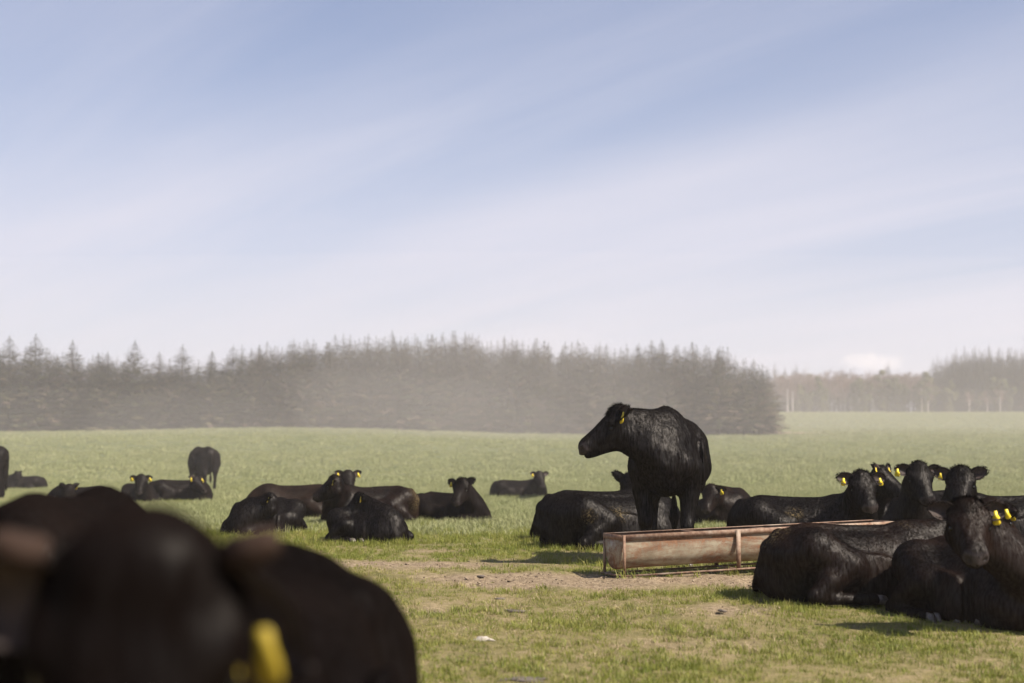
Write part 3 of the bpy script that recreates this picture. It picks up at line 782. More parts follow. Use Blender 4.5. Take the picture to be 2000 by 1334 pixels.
        if udder: f.ell(g([-.45, sd * .30, .10]), (.17, .15, .12), None, .05)
    # head
    f.loft([(a_ * HX, b_, c_, d_) for a_, b_, c_, d_ in HEAD], P, HR, .05, 2.4)
    f.ell(hd(.01, 0, -.005), (.055, .080, .042), HR, .05)                                     # poll
    for sg in (1, -1):
        f.chain([hd(.085, sg * .062, -.225), hd(.22, sg * .05, -.222), hd(.42, sg * .028, -.172)], [.066, .046, .032], .05)   # jaw
        f.ell(hd(.125, sg * .104, -.052), (.050, .026, .028), HR, .03)                       # brow
        f.ell(hd(.185, sg * .117, -.085), (.028, .016, .018), HR, .015, True)                 # eye socket
        f.ell(hd(.535, sg * .047, -.085), (.030, .016, .020), HR, .014, True)                # nostril
        f.ell(hd(.26, sg * .074, -.125), (.07, .022, .03), HR, .04)                          # cheek bone
        f.ell(hd(.03, sg * .088, -.06), (.035, .035, .035), HR, .03)                         # ear base
    f.ell(hd(.455, 0, -.160), (.065, .046, .026), HR, .03)                                   # chin
    if mouth:
        f.ell(hd(.50, 0, -.139), (.07, .065, .015), HR, .012, True)
        f.ell(hd(.47, 0, -.185), (.06, .042, .018), HR, .03)
    else:
        f.ell(hd(.50, 0, -.142), (.06, .09, .006), HR, .010, True)
    V, Q = surface_nets(f.F, lo, H)
    # light fairing
    nb = np.zeros((len(V), 3)); cn_ = np.zeros(len(V))
    for it in range(2):
        nb[:] = 0; cn_[:] = 0
        for i in range(4):
            a, b = Q[:, i], Q[:, (i + 1) % 4]
            for ax in range(3):
                nb[:, ax] += np.bincount(a, V[b, ax], len(V)) + np.bincount(b, V[a, ax], len(V))
            cn_ += np.bincount(a, minlength=len(V)) + np.bincount(b, minlength=len(V))
        V = V * .5 + .5 * nb / np.maximum(cn_, 1)[:, None]
    me = new_mesh('body', V * s, Q.astype(np.int32)); smooth(me)
    me.materials.append(material or M_BLACK)
    hv = (V - P) @ HR / [HX, 1, 1]
    skin = np.clip((hv[:, 0] - .455) / .035, 0, 1) * np.clip((hv[:, 2] + .150) / .03, 0, 1) * np.clip((-.035 - hv[:, 2]) / .02, 0, 1) * (np.abs(hv[:, 1]) < .12) * (np.abs(hv[:, 2]) < .3) * (hv[:, 0] < .56)
    for sg in (1, -1): skin = skin * (1 - np.exp(-(((hv[:, 0] - .535) / .030) ** 2 + ((hv[:, 1] - sg * .056) / .020) ** 2 + ((hv[:, 2] + .085) / .024) ** 2)))
    a = me.attributes.new('skin', 'FLOAT', 'POINT'); a.data.foreach_set('value', skin.astype(np.float32))
    mv = np.zeros(len(V)); pk = np.zeros(len(V))
    for (c, rad) in mud: mv = np.maximum(mv, np.clip(1.25 - np.linalg.norm(V - np.array(c), axis=1) / rad, 0, 1))
    a = me.attributes.new('mud', 'FLOAT', 'POINT'); a.data.foreach_set('value', mv.astype(np.float32))
    if udder and lie: pk = np.clip(1.3 - np.linalg.norm((V - np.array([-.47, side * .40, .08])) / [1.1, 1, .9], axis=1) / .12, 0, 1)
    a = me.attributes.new('pink', 'FLOAT', 'POINT'); a.data.foreach_set('value', pk.astype(np.float32))
    body = link('body', me, (), root)
    # coat: short strands lying along the body
    if coat:
        coat = int(coat * .35)
        tri = np.concatenate([Q[:, [0, 1, 2]], Q[:, [0, 2, 3]]])
        A, B, C = V[tri[:, 0]], V[tri[:, 1]], V[tri[:, 2]]
        nn = np.cross(B - A, C - A); ar = np.linalg.norm(nn, axis=1); nn /= ar[:, None] + 1e-9
        ctr = (A + B + C) / 3
        hc = (ctr - P) @ HR
        headm = (np.linalg.norm(hc / [.33, .16, .2] - [.4, 0, -.5], axis=1) < 1.4)
        face = hc[:, 0] > .20
        wgt = ar * np.where(headm & face, .10, np.where(headm, 2.4, .30 + 1.2 * np.clip(nn[:, 2], 0, 1))) * (ctr[:, 2] > .04)
        pick = r_.choice(len(tri), coat, p=wgt / wgt.sum())
        u = r_.random((coat, 2)); fl = u.sum(1) > 1; u[fl] = 1 - u[fl]
        p = A[pick] + (B - A)[pick] * u[:, :1] + (C - A)[pick] * u[:, 1:]
        n = nn[pick]
        fd = np.tile(np.array([-.75, 0, -.65]), (coat, 1))
        hp = headm[pick]
        poll_d = np.linalg.norm(hc[pick] - [.0, 0, 0.0], axis=1)
        fd[hp] = HR @ np.array([.7, 0, .25])
        fd += r_.normal(size=(coat, 3)) * .28
        fd -= n * (fd * n).sum(1)[:, None]; fd /= np.linalg.norm(fd, axis=1)[:, None] + 1e-9
        coat = int(coat)
        lift = r_.uniform(.04, .22, coat); L = r_.uniform(.018, .040, coat)
        top = np.clip((n[:, 2] - .5) * 2, 0, 1); lift = lift + .15 * top
        tuft = poll_d < .10
        L[tuft] *= 1.35; lift[tuft] += .40
        dr = fd + n * lift[:, None]; dr /= np.linalg.norm(dr, axis=1)[:, None]
        sd_ = np.cross(dr, n); sd_ /= np.linalg.norm(sd_, axis=1)[:, None] + 1e-9
        w = r_.uniform(.0026, .0055, coat)[:, None]
        p = p - n * .002
        vv = np.stack([p - sd_ * w, p + sd_ * w, p + dr * L[:, None]], 1).reshape(-1, 3) * s
        cm = new_mesh('coat', vv, np.arange(coat * 3, dtype=np.int32).reshape(-1, 3)); smooth(cm)
        nm = (n * .85 + sd_ * r_.normal(size=(coat, 1)) * .10 + fd * r_.normal(size=(coat, 1)) * .08); nm /= np.linalg.norm(nm, axis=1)[:, None]
        cm.normals_split_custom_set_from_vertices(np.repeat(nm, 3, 0).astype(np.float32).tolist())
        cm.materials.append(material or M_BLACK)
        co = link('coat', cm, (), root); co['kind'] = 'stuff'
    # ears
    wup = np.array([0, 0, 1.])
    for i, sg in enumerate((1, -1)):
        b0 = hd(.035, sg * .088, -.055)
        e = hl * sg + wup * ear_lift[i] + hz * ear_fwd[i] - hx * .10; e /= np.linalg.norm(e)
        n = hz * .8 + hx * .55 - wup * .1; n -= e * (n @ e); n /= np.linalg.norm(n)
        v = np.cross(n, e)
        nu, nv = 11, 8; fr = []; bk = []
        Le, We = .185, .062
        for a in range(nu):
            u = a / (nu - 1)
            wd = We * math.sin(PI * (.13 + .87 * u)) ** .62 * (1.08 if u < .8 else 1)
            for c in range(nv):
                q = -1 + 2 * c / (nv - 1)
                cup = .040 * (q * q) * (1 - .55 * u) - .012 * (1 - q * q)
                pt = b0 + e * (Le * (u - .06) - .008 * q * q) + v * wd * q + n * cup
                fr.append(pt + n * .004); bk.append(pt - n * .006 * (1 - .6 * q * q))
        vv = np.array(fr + bk) * s; fc = []; mi = []; o2 = nu * nv
        for a in range(nu - 1):
            for c in range(nv - 1):
                i0 = a * nv + c
                fc.append((i0, i0 + 1, i0 + nv + 1, i0 + nv)); mi.append(1 if 0 < c < nv - 2 or a < 8 else 0)
                fc.append((o2 + i0, o2 + i0 + nv, o2 + i0 + nv + 1, o2 + i0 + 1)); mi.append(0)
        for a in range(nu - 1):
            for c in (0, nv - 1):
                i0 = a * nv + c
                fc.append((i0, i0 + nv, o2 + i0 + nv, o2 + i0)); mi.append(0)
        em = new_mesh('ear', vv, fc); smooth(em)
        em.materials.append(material or M_BLACK); em.materials.append(M_EARTAN if ear_tip else M_EARIN)
        em.polygons.foreach_set('material_index', np.array(mi[:len(em.polygons)], np.int32))
        ear = link('ear', em, (), root)
        if coat:                                                # fringe round the ear
            nf_ = 260; V3 = []
            for q_ in range(nf_):
                u = r_.random(); c = r_.choice([-1, 1]); wd = We * math.sin(PI * (.13 + .87 * u)) ** .62
                pt = b0 + e * Le * (u - .06) + v * wd * c * r_.uniform(.75, 1) + n * .03 * (1 - .55 * u)
                dd = v * c * .8 + e * .6 + n * r_.normal() * .5 + r_.normal(size=3) * .2; dd /= np.linalg.norm(dd)
                sdv = np.cross(dd, n); sdv /= np.linalg.norm(sdv) + 1e-6
                V3 += [pt - sdv * .002, pt + sdv * .002, pt + dd * r_.uniform(.012, .028)]
            fm = new_mesh('fringe', np.array(V3) * s, np.arange(nf_ * 3, dtype=np.int32).reshape(-1, 3)); fm.materials.append(material or M_BLACK)
            fo = link('fringe', fm, (), ear); fo['kind'] = 'stuff'
        for tg in tags:
            if tg[0] != i: continue
            u_, hgt, wid = tg[1], tg[2], tg[3]
            c0 = b0 + e * Le * u_ + n * .024 - wup * (tg[5] if len(tg) > 5 else .012)
            dn = -wup + e * (tg[4] if len(tg) > 4 else .12) * 1.0; dn -= n * (dn @ n) * .8; dn /= np.linalg.norm(dn)
            tn = n - dn * (n @ dn); tn /= np.linalg.norm(tn); tv = np.cross(dn, tn)
            prof = [(-.012, .008), (-.004, .012), (.012, .012), (.035, .5 * wid), (hgt - .012, .5 * wid + .002), (hgt, .5 * wid - .008)]
            pv = [c0 + dn * a - tv * b for a, b in prof] + [c0 + dn * a + tv * b for a, b in reversed(prof)]
            m_ = len(pv); vv = np.array([q + tn * .002 for q in pv] + [q - tn * .002 for q in pv]) * s
            fc = [tuple(range(m_)), tuple(range(2 * m_ - 1, m_ - 1, -1))] + [(j, m_ + j, m_ + (j + 1) % m_, (j + 1) % m_) for j in range(m_)]
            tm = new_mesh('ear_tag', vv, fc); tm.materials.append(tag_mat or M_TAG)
            to = link('ear_tag', tm, (), ear)
    # eyes
    if eyes:
        for sg in (1, -1):
            c = hd(.183, sg * .100, -.084) * s
            vv = []; fc = []; nr, ns = 6, 10
            for a in range(nr + 1):
                for b in range(ns):
                    th_, ph = PI * a / nr, 2 * PI * b / ns
                    vv.append(c + .021 * s * np.array([math.sin(th_) * math.cos(ph), math.sin(th_) * math.sin(ph), math.cos(th_)]))
            for a in range(nr):
                for b in range(ns):
                    fc.append((a * ns + b, (a + 1) * ns + b, (a + 1) * ns + (b + 1) % ns, a * ns + (b + 1) % ns))
            em = new_mesh('eye', np.array(vv), fc); smooth(em); em.materials.append(M_EYE); link('eye', em, (), root)
    # hooves, cloven
    if hooves:
        for pos, dr, kind_ in hoofs:
            dr = dr / np.linalg.norm(dr); upv = np.array([0, 0, 1.]) ; upv = upv - dr * (upv @ dr); upv /= np.linalg.norm(upv); sv = np.cross(upv, dr)
            vv = []; fc = []
            for sg in (1, -1):
                b_ = len(vv); n_ = 8
                for t, rx, ry, hh in ((0, .050, .024, 0), (.45, .045, .023, .032), (1, .032, .020, .066)):
                    for j in range(n_):
                        a = 2 * PI * j / n_
                        vv.append(pos + sv * sg * .026 + dr * (rx * math.cos(a) * (1.25 if math.cos(a) > 0 else .8) - .022 * t) + sv * ry * math.sin(a) + upv * hh)
                for q_ in range(2):
                    for j in range(n_):
                        fc.append((b_ + q_ * n_ + j, b_ + q_ * n_ + (j + 1) % n_, b_ + (q_ + 1) * n_ + (j + 1) % n_, b_ + (q_ + 1) * n_ + j))
                fc.append(tuple(b_ + j for j in range(n_ - 1, -1, -1))); fc.append(tuple(b_ + 2 * n_ + j for j in range(n_)))
            hm = new_mesh('hoof', np.array(vv) * s, fc); smooth(hm); hm.materials.append(M_HOOF); link('hoof', hm, (), root)
    if brown_tufts:
        for sg in (1, -1):
            mb = MB(); mb.tube([tuple(hd(.0, sg * .105, -.015) * s), tuple((hd(-.005, sg * .135, .0)) * s), tuple((hd(-.015, sg * .152, .012)) * s), tuple((hd(-.02, sg * .160, .018)) * s)], [.026 * s, .025 * s, .019 * s, .008 * s], 10)
            hm = mb.mesh('hair_tuft'); smooth(hm); hm.materials.append(M_HORN); link('hair_tuft', hm, (), root)['label'] = 'brown hair at the root of the ear'
    return root

# ------------------------------------------------------------------ the herd
HERD = 'black cattle resting in the pasture'
T2 = lambda: ((0, .5, .07, .048), (1, .5, .07, .048))
make_cow('black cow standing chest to camera behind the trough, head turned left', 1303, 13.8, -98, 1.12, 'stand', poll=(1206, 800, 13.1), hyaw=186, hpitch=-36, fat=.83,
         tags=((0, .45, .085, .055), (1, .45, .08, .055)), ear_lift=(.75, .75), ear_fwd=(-.5, -.5), coat=42000, mud=(((.1, .36, .9), .05),), group=HERD, seed=1)
make_cow('black cow lying at the right edge facing the camera, two yellow tags in one ear', 1922, 9.8, -70, .93, 'lie', y_off=-.03, poll=(1890, 984, 9.05), hyaw=-97, hpitch=-42, side=-1,
         tags=((0, .42, .085, .05, .05), (0, .82, .055, .036, .2)), ear_lift=(.08, .12), coat=52000, material=M_BROWN, group=HERD, seed=2, feet_fwd=False)
make_cow('black cow lying side on before the trough, straw on its rump, head hidden', 1662, 10.75, 8, .95, 'lie', y_off=-.01, poll=(1935, 985, 11.0), hyaw=30, hpitch=-35, side=-1,
         tags=((1, .5, .07, .05),), coat=48000, material=M_BROWN, mud=(((-.74, -.10, .60), .17), ((-.52, -.12, .74), .12), ((-.1, -.2, .70), .10), ((.35, -.2, .68), .10)), group=HERD, seed=3)
make_cow('black cow lying behind the trough facing the camera, mouth open, tags in both ears', 1560, 15.6, -14, 1.0, 'lie', poll=(1683, 926, 14.9), hyaw=-84, hpitch=-42, side=-1,
         tags=T2(), ear_lift=(.12, .12), coat=24000, group=HERD, mouth=True, mud=(((-.05, -.33, .42), .10),), seed=4)
make_cow('black cow at the back of the right group, only upright tagged ears and jaw showing', 1792, 18.2, -165, 1.0, 'lie', poll=(1722, 915, 17.4), hyaw=-40, hpitch=-35, side=1,
         tags=((0, .55, .07, .05), (1, .55, .07, .05)), ear_lift=(.8, .9), coat=12000, group=HERD, seed=5)
make_cow('black cow with curly poll looking over the trough cow, middle of the right group', 1786, 16.7, -118, 1.02, 'lie', poll=(1795, 909, 15.8), hyaw=-82, hpitch=-48, side=1,
         tags=((0, .55, .072, .06), (1, .75, .075, .055)), ear_lift=(.0, .1), coat=24000, group=HERD, seed=6)
make_cow('black cow lying at the right edge behind the foremost cow, muzzle low to the left', 1962, 15.2, -172, 1.04, 'lie', poll=(1876, 918, 14.9), hyaw=-112, hpitch=-46, side=1,
         tags=((1, .5, .06, .045),), ear_lift=(.35, .25), coat=26000, group=HERD, seed=7)
make_cow('black cow curled up in the grass right of the standing cow, nose down', 1418, 22.5, 60, .92, 'lie', poll=(1387, 950, 21.6), hyaw=-125, hpitch=-55, side=-1, bend=.12,
         tags=((0, .5, .075, .06),), ear_lift=(.05, .1), material=M_BROWN, group=HERD, seed=8, coat=8000)
make_cow('black cow lying nearest behind the left end of the trough, rump to the left', 1195, 16.2, 16, 1.04, 'lie', poll=(1300, 985, 17.0), hyaw=25, hpitch=-40, side=-1,
         coat=34000, mud=(((-.42, -.42, .36), .10), ((-.05, -.40, .42), .12)), group=HERD, seed=9)
make_cow('black cow lying behind the trough end cow, one upright ear beside the standing cow', 1165, 17.8, 20, 1.06, 'lie', poll=(1232, 930, 18.3), hyaw=75, hpitch=-20, side=-1, udder=True,
         tags=((1, .5, .06, .04),), ear_lift=(.9, .9), coat=20000, group=HERD, seed=10)
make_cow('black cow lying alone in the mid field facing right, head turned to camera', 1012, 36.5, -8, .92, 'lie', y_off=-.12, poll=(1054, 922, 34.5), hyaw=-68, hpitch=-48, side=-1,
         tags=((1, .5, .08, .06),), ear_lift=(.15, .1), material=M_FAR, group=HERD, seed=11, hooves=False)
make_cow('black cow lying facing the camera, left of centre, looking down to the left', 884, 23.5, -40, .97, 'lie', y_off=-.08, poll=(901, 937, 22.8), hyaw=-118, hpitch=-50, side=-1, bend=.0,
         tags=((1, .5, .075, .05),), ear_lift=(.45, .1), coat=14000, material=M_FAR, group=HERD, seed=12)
make_cow('black calf curled up in tall grass in front of the left group', 722, 17.2, -28, .70, 'lie', poll=(700, 966, 17.2), hyaw=198, hpitch=-42, side=-1, bend=-.1,
         tags=((0, .5, .085, .06),), ear_lift=(.2, .2), coat=26000, group=HERD, seed=13, cat='calf')
make_cow('black cow lying in profile, head raised facing left, dirt on its rump', 727, 22.8, 205, 1.0, 'lie', poll=(652, 931, 21.9), hyaw=180, hpitch=-36, side=1,
         tags=((0, .5, .07, .05),), ear_lift=(.35, .35), ear_fwd=(-.4, -.4), material=M_BROWN, group=HERD, mud=(((-.6, .3, .4), .2), ((-.75, .1, .5), .2)), seed=14, coat=12000)
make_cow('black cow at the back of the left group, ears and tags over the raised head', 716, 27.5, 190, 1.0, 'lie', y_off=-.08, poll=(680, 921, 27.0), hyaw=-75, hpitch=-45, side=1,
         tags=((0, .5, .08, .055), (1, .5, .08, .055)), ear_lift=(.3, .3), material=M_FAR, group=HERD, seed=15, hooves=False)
make_cow('brownish cow lying side on behind the raised profile head, its own head hidden', 574, 24.5, 199, 1.06, 'lie', y_off=-.04, poll=(512, 985, 25.0), hyaw=200, hpitch=-35, side=1, udder=True,
         material=M_BLEACH, group=HERD, seed=16, hooves=False)
make_cow('black cow in profile with its nose stretched left, behind the blurred foreground cow', 514, 19.5, -112, .9, 'lie', y_off=-.06, poll=(526, 967, 19.0), hyaw=184, hpitch=-30, side=1,
         tags=((0, .5, .07, .05),), ear_lift=(.7, .5), ear_fwd=(-.5, -.4), group=HERD, seed=17, hooves=False, coat=8000)
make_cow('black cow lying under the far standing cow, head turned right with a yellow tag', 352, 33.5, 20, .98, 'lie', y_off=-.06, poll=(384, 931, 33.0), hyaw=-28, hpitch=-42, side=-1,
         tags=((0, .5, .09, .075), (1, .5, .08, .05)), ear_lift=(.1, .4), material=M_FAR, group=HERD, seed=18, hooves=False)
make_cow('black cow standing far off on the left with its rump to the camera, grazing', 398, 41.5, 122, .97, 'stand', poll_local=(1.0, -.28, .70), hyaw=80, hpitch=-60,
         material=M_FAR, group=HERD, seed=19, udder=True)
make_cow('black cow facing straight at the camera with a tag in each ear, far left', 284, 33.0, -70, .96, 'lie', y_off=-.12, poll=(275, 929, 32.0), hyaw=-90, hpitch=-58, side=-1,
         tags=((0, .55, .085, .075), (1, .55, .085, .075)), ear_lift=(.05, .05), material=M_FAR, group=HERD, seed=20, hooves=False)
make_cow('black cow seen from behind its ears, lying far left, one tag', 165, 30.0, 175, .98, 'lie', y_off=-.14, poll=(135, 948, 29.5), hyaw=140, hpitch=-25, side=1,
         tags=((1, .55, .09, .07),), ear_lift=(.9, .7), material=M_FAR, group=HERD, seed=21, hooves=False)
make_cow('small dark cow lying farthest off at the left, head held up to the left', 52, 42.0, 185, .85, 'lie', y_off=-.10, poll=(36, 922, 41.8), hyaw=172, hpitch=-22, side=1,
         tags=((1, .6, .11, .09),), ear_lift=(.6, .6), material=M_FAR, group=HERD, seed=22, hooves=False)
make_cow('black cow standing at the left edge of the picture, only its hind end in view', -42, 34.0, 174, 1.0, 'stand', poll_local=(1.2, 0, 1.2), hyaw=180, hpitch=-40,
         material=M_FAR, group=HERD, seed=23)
make_cow('huge blurred black cow nearest the camera at lower left, yellow tags in one ear', 462, 3.05, -97, .88, 'stand', poll=(266, 1078, 1.68), material=M_MATTE, tag_mat=M_TAG_SHADE, hyaw=-88, hpitch=-70, hroll=0,
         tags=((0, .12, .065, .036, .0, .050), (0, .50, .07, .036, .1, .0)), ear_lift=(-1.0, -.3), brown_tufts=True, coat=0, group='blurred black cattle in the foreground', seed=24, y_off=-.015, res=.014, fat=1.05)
make_cow('blurred black cow behind the nearest one, humped back along the left edge', 146, 4.75, 92, .98, 'stand', poll_local=(1.3, 0, .7), hyaw=80, hpitch=-60, material=M_MATTE,
         group='blurred black cattle in the foreground', seed=25, y_off=-.11, res=.016)

# ------------------------------------------------------------------ feed trough
A_ = pix(1218, 1045, 12.0); B_ = pix(1748, 1018, 13.05)
ax = Vector((B_.x - A_.x, B_.y - A_.y, 0)); LT = ax.length; ang = math.atan2(ax.y, ax.x)
zA = float(gz(A_.x, A_.y))
trough = empty('feed_trough', (A_.x, A_.y, zA), ang, 'long low rusty steel feed trough standing on bare soil', 'feed trough')
HT = A_.z - zA; WT = .36; slope = (B_.z - A_.z) / LT
def tb(name, mb, m, parent=trough):
    for i, (x_, y_, z_) in enumerate(mb.v): mb.v[i] = (x_, y_, z_ + slope * x_)
    me = mb.mesh(name)
    return link(name, me, m, parent)
# half-octagon shell with thickness
mb = MB()
prof = [(.012, HT - .03), (.014, HT - .10), (.035, HT - .19), (.085, HT - .265), (.15, HT - .292), (WT - .15, HT - .292), (WT - .085, HT - .265), (WT - .035, HT - .19), (WT - .014, HT - .10), (WT - .012, HT - .03)]
def shell(x0, x1, pr, th):
    n = len(pr); v = []; f = []
    c = (WT / 2, HT)
    inn = [(y_ + (c[0] - y_) * th / max(.05, math.hypot(c[0] - y_, c[1] - z_)), z_ + (c[1] - z_) * th / max(.05, math.hypot(c[0] - y_, c[1] - z_))) for y_, z_ in pr]
    nseg = 12
    for k in range(nseg + 1):
        x_ = x0 + (x1 - x0) * k / nseg
        v += [(x_, y_, z_ + .0045 * math.sin(k * 2.1 + y_ * 30) * math.sin(k * .9 + z_ * 21)) for y_, z_ in pr] + [(x_, y_, z_) for y_, z_ in inn]
    w = 2 * n
    for k in range(nseg):
        for j in range(n - 1):
            f.append((k * w + j, (k + 1) * w + j, (k + 1) * w + j + 1, k * w + j + 1))
            f.append((k * w + n + j, k * w + n + j + 1, (k + 1) * w + n + j + 1, (k + 1) * w + n + j))
    return v, f
mb.add(*shell(.004, LT - .004, prof, .006)); tb('trough_shell', mb, M_RUST)
for x_ in (.0, LT - .006):
    mb = MB(); pr = [(.012, HT - .012)] + prof + [(WT - .012, HT - .012)]
    n = len(pr); mb.add([(x_ - .003, a, b) for a, b in pr] + [(x_ + .003, a, b) for a, b in pr], [tuple(range(n)), tuple(range(2 * n - 1, n - 1, -1))] + [(j, n + j, n + (j + 1) % n, (j + 1) % n) for j in range(n)])
    tb('end_plate', mb, M_RUST)
def angle_bar(x0, x1, y0, sgn):            # L-section rail
    mb = MB(); mb.box((x0, y0, HT - .046), (x1, y0 + sgn * .005 if sgn > 0 else y0, HT)) if sgn > 0 else mb.box((x0, y0 - .005, HT - .046), (x1, y0, HT))
    if sgn > 0: mb.box((x0, y0 + .005, HT - .006), (x1, y0 + .034, HT - .001))
    else: mb.box((x0, y0 - .034, HT - .006), (x1, y0 - .005, HT - .001))
    return mb
tb('top_rail', angle_bar(-.012, LT + .012, -.004, 1), M_FRAME); tb('top_rail', angle_bar(-.012, LT + .012, WT + .004, -1), M_FRAME)
for x_ in (-.012, LT + .004):
    mb = MB(); mb.box((x_, .004, HT - .044), (x_ + .005, WT - .004, HT - .002)); tb('end_rail', mb, M_FRAME)
for x_, w_ in ((-.010, .024), (1.085, .042), (2.2, .042), (LT - .014, .024)):
    for y_ in (-.011, WT + .005):
        mb = MB(); mb.box((x_, y_, .02), (x_ + w_, y_ + .006, HT - .003)); tb('leg', mb, M_FRAME)
for y_ in (-.012, WT - .012):
    mb = MB(); mb.box((-.03, y_, .004), (LT + .03, y_ + .026, .019)); tb('ground_rail', mb, M_FRAME)
for x_ in (-.02, 1.09, 2.205, LT - .004):
    mb = MB(); mb.box((x_, .0145, .006), (x_ + .022, WT - .0125, .018)); tb('cross_tie', mb, M_FRAME)
for x_ in (.72, 1.42, 2.2):
    mb = MB(); mb.box((x_, .002, HT - .013), (x_ + .034, WT - .002, HT - .007)); tb('cross_bar', mb, M_FRAME)

# ------------------------------------------------------------------ stone, dung, clods
m, nt, b = mat('pale_stone'); M_STONE = m
nn_ = noise(nt, N(nt, 'ShaderNodeTexCoord').outputs['Object'], 14, 5, .6)
nt.links.new(ramp(nt, nn_, [(.3, (.27, .225, .185)), (.7, (.46, .40, .34))]), b.inputs['Base Color']); b.inputs['Roughness'].default_value = .9
m, nt, b = mat('dry_dung'); M_DUNG = m
nn_ = noise(nt, N(nt, 'ShaderNodeTexCoord').outputs['Object'], 25, 5, .7)
nt.links.new(ramp(nt, nn_, [(.35, (.045, .034, .028)), (.7, (.17, .135, .105))]), b.inputs['Base Color']); b.inputs['Roughness'].default_value = .95
def lump(name, px, py, sx, sy, sz, m, label, cat, group=None, seed=1):
    d = 12.0
    for _ in range(30):
        p = pix(px, py, d); d += (p.z - float(gz(p.x, d))) * 5.5
    p = pix(px, py, d)
    r_ = np.random.default_rng(seed); V = []; Fc = []; nr, ns = 9, 18
    for a in range(nr + 1):
        for k in range(ns):
            t, ph = PI * a / nr, 2 * PI * k / ns
            q = np.array([math.sin(t) * math.cos(ph), math.sin(t) * math.sin(ph), math.cos(t)])
            rr_ = 1 + .75 * float(fbm(q[0] * 2.2 + seed * 9, q[1] * 2.2 + q[2] * 1.7, seed, 4))
            V.append(q * rr_ * [sx, sy, sz])
    for a in range(nr):
        for k in range(ns): Fc.append((a * ns + k, (a + 1) * ns + k, (a + 1) * ns + (k + 1) % ns, a * ns + (k + 1) % ns))
    me = new_mesh(name, np.array(V), Fc); smooth(me)
    o = link(name, me, m); o.location = (p.x, p.y, float(gz(p.x, p.y)) + sz * .25); tag(o, label, cat, group)
lump('stone', 945, 1251, .06, .045, .018, M_STONE, 'small pale flat stone lying in the short grass', 'stone')
lump('dung_pat', 1008, 1194, .075, .05, .008, M_DUNG, 'dark crumbled dung pat in the grass below the soil patch', 'dung pat', seed=2)
lump('soil_clod', 1410, 1194, .03, .03, .010, M_DUNG, 'dark clod on the small bare patch right of centre', 'clod', seed=3)
lump('dung_pat', 977, 1170, .04, .035, .007, M_DUNG, 'little dung pat at the lower rim of the soil patch', 'dung pat', seed=4)
lump('soil_clod', 940, 1126, .03, .03, .009, M_DUNG, 'dark clod on the left part of the bare soil', 'clod', seed=5)
lump('dung_pat', 1020, 1328, .12, .08, .008, M_DUNG, 'broad grey dung pat at the bottom edge of the picture', 'dung pat', seed=6)
lump('soil_clod', 818, 1012, .10, .10, .09, M_DUNG, 'dark lump in the grass just left of the cow looking down', 'clod', seed=7)

# ------------------------------------------------------------------ grass
def tuft(name, nbl, L, w, spread, lean, seed, m):
    r_ = np.random.default_rng(seed); V = []; F = []
    for k in range(nbl):
        a = r_.uniform(0, 6.28); rr = spread * math.sqrt(r_.random()); p = np.array([math.cos(a) * rr, math.sin(a) * rr, -.01])
        az = r_.uniform(0, 6.28); ln = abs(r_.normal()) * lean; d = np.array([math.cos(az) * ln, math.sin(az) * ln, 1.]); d /= np.linalg.norm(d)
        s = np.array([-math.sin(az + r_.normal() * .6), math.cos(az), 0]); l = L * r_.uniform(.45, 1.1)
        m1 = p + d * l * .55; m2 = m1 + (d + np.array([math.cos(az), math.sin(az), -.2]) * ln * .9) * l * .45
        b = len(V); V += [p - s * w, p + s * w, m1 - s * w * .8, m1 + s * w * .8, m2]
        F += [(b, b + 1, b + 3, b + 2), (b + 2, b + 3, b + 4)]
    me = new_mesh(name, np.array(V), F); me.materials.append(m)
    return bpy.data.objects.new(name, me)
tc_ = bpy.data.collections.new('grass_tufts')
kinds = [tuft('turf_tuft', 16, .042, .0022, .055, .75, 1, M_GRASS), tuft('turf_tuft', 18, .050, .0022, .06, .65, 2, M_GRASS), tuft('turf_tuft', 13, .060, .0024, .05, .6, 3, M_GRASS),
         tuft('long_tuft', 16, .125, .0032, .055, .42, 4, M_GRASS), tuft('dry_tuft', 9, .050, .0020, .07, 1.6, 5, M_STRAW),
         tuft('field_tuft', 26, .13, .0045, .13, .45, 6, M_FIELD), tuft('field_tuft', 26, .12, .0048, .14, .55, 7, M_FIELD), tuft('far_tuft', 24, .15, .011, .34, .5, 8, M_FIELD)]
m, nt, b = mat('dry_soil_crumb'); M_CRUMB = m
oi = N(nt, 'ShaderNodeObjectInfo').outputs['Random']
nt.links.new(ramp(nt, oi, [(.1, (.08, .055, .036)), (.6, (.18, .13, .085)), (1, (.27, .205, .135))]), b.inputs['Base Color']); b.inputs['Roughness'].default_value = .95
cr_ = np.random.default_rng(77); V_ = np.array([[1, 0, .1], [.3, .9, .2], [-.8, .5, 0], [-.7, -.6, .15], [.4, -.8, 0], [.1, .1, .75], [-.2, .3, .55], [0, 0, -.4]]) * [.022, .022, .014]
mc = new_mesh('crumb', V_ + cr_.normal(size=V_.shape) * .003, [(0, 1, 5), (1, 6, 5), (1, 2, 6), (2, 3, 6), (3, 5, 6), (3, 4, 5), (4, 0, 5), (1, 0, 7), (2, 1, 7), (3, 2, 7), (4, 3, 7), (0, 4, 7)]); mc.materials.append(M_CRUMB)
kinds.append(bpy.data.objects.new('crumb', mc))
for i, o in enumerate(kinds):
    o.name = '%02d_' % i + o.name; tc_.objects.link(o)
gr = np.random.default_rng(5)
def strew(y0, y1, dens, margin=1.0):
    x1 = (1000 / FPX) * y1 + margin
    n = int((y1 - y0) * 2 * x1 * dens)
    x = gr.uniform(-x1, x1, n); y = gr.uniform(y0, y1, n)
    k = np.abs(x) < (1000 / FPX) * y + margin
    return x[k], y[k]
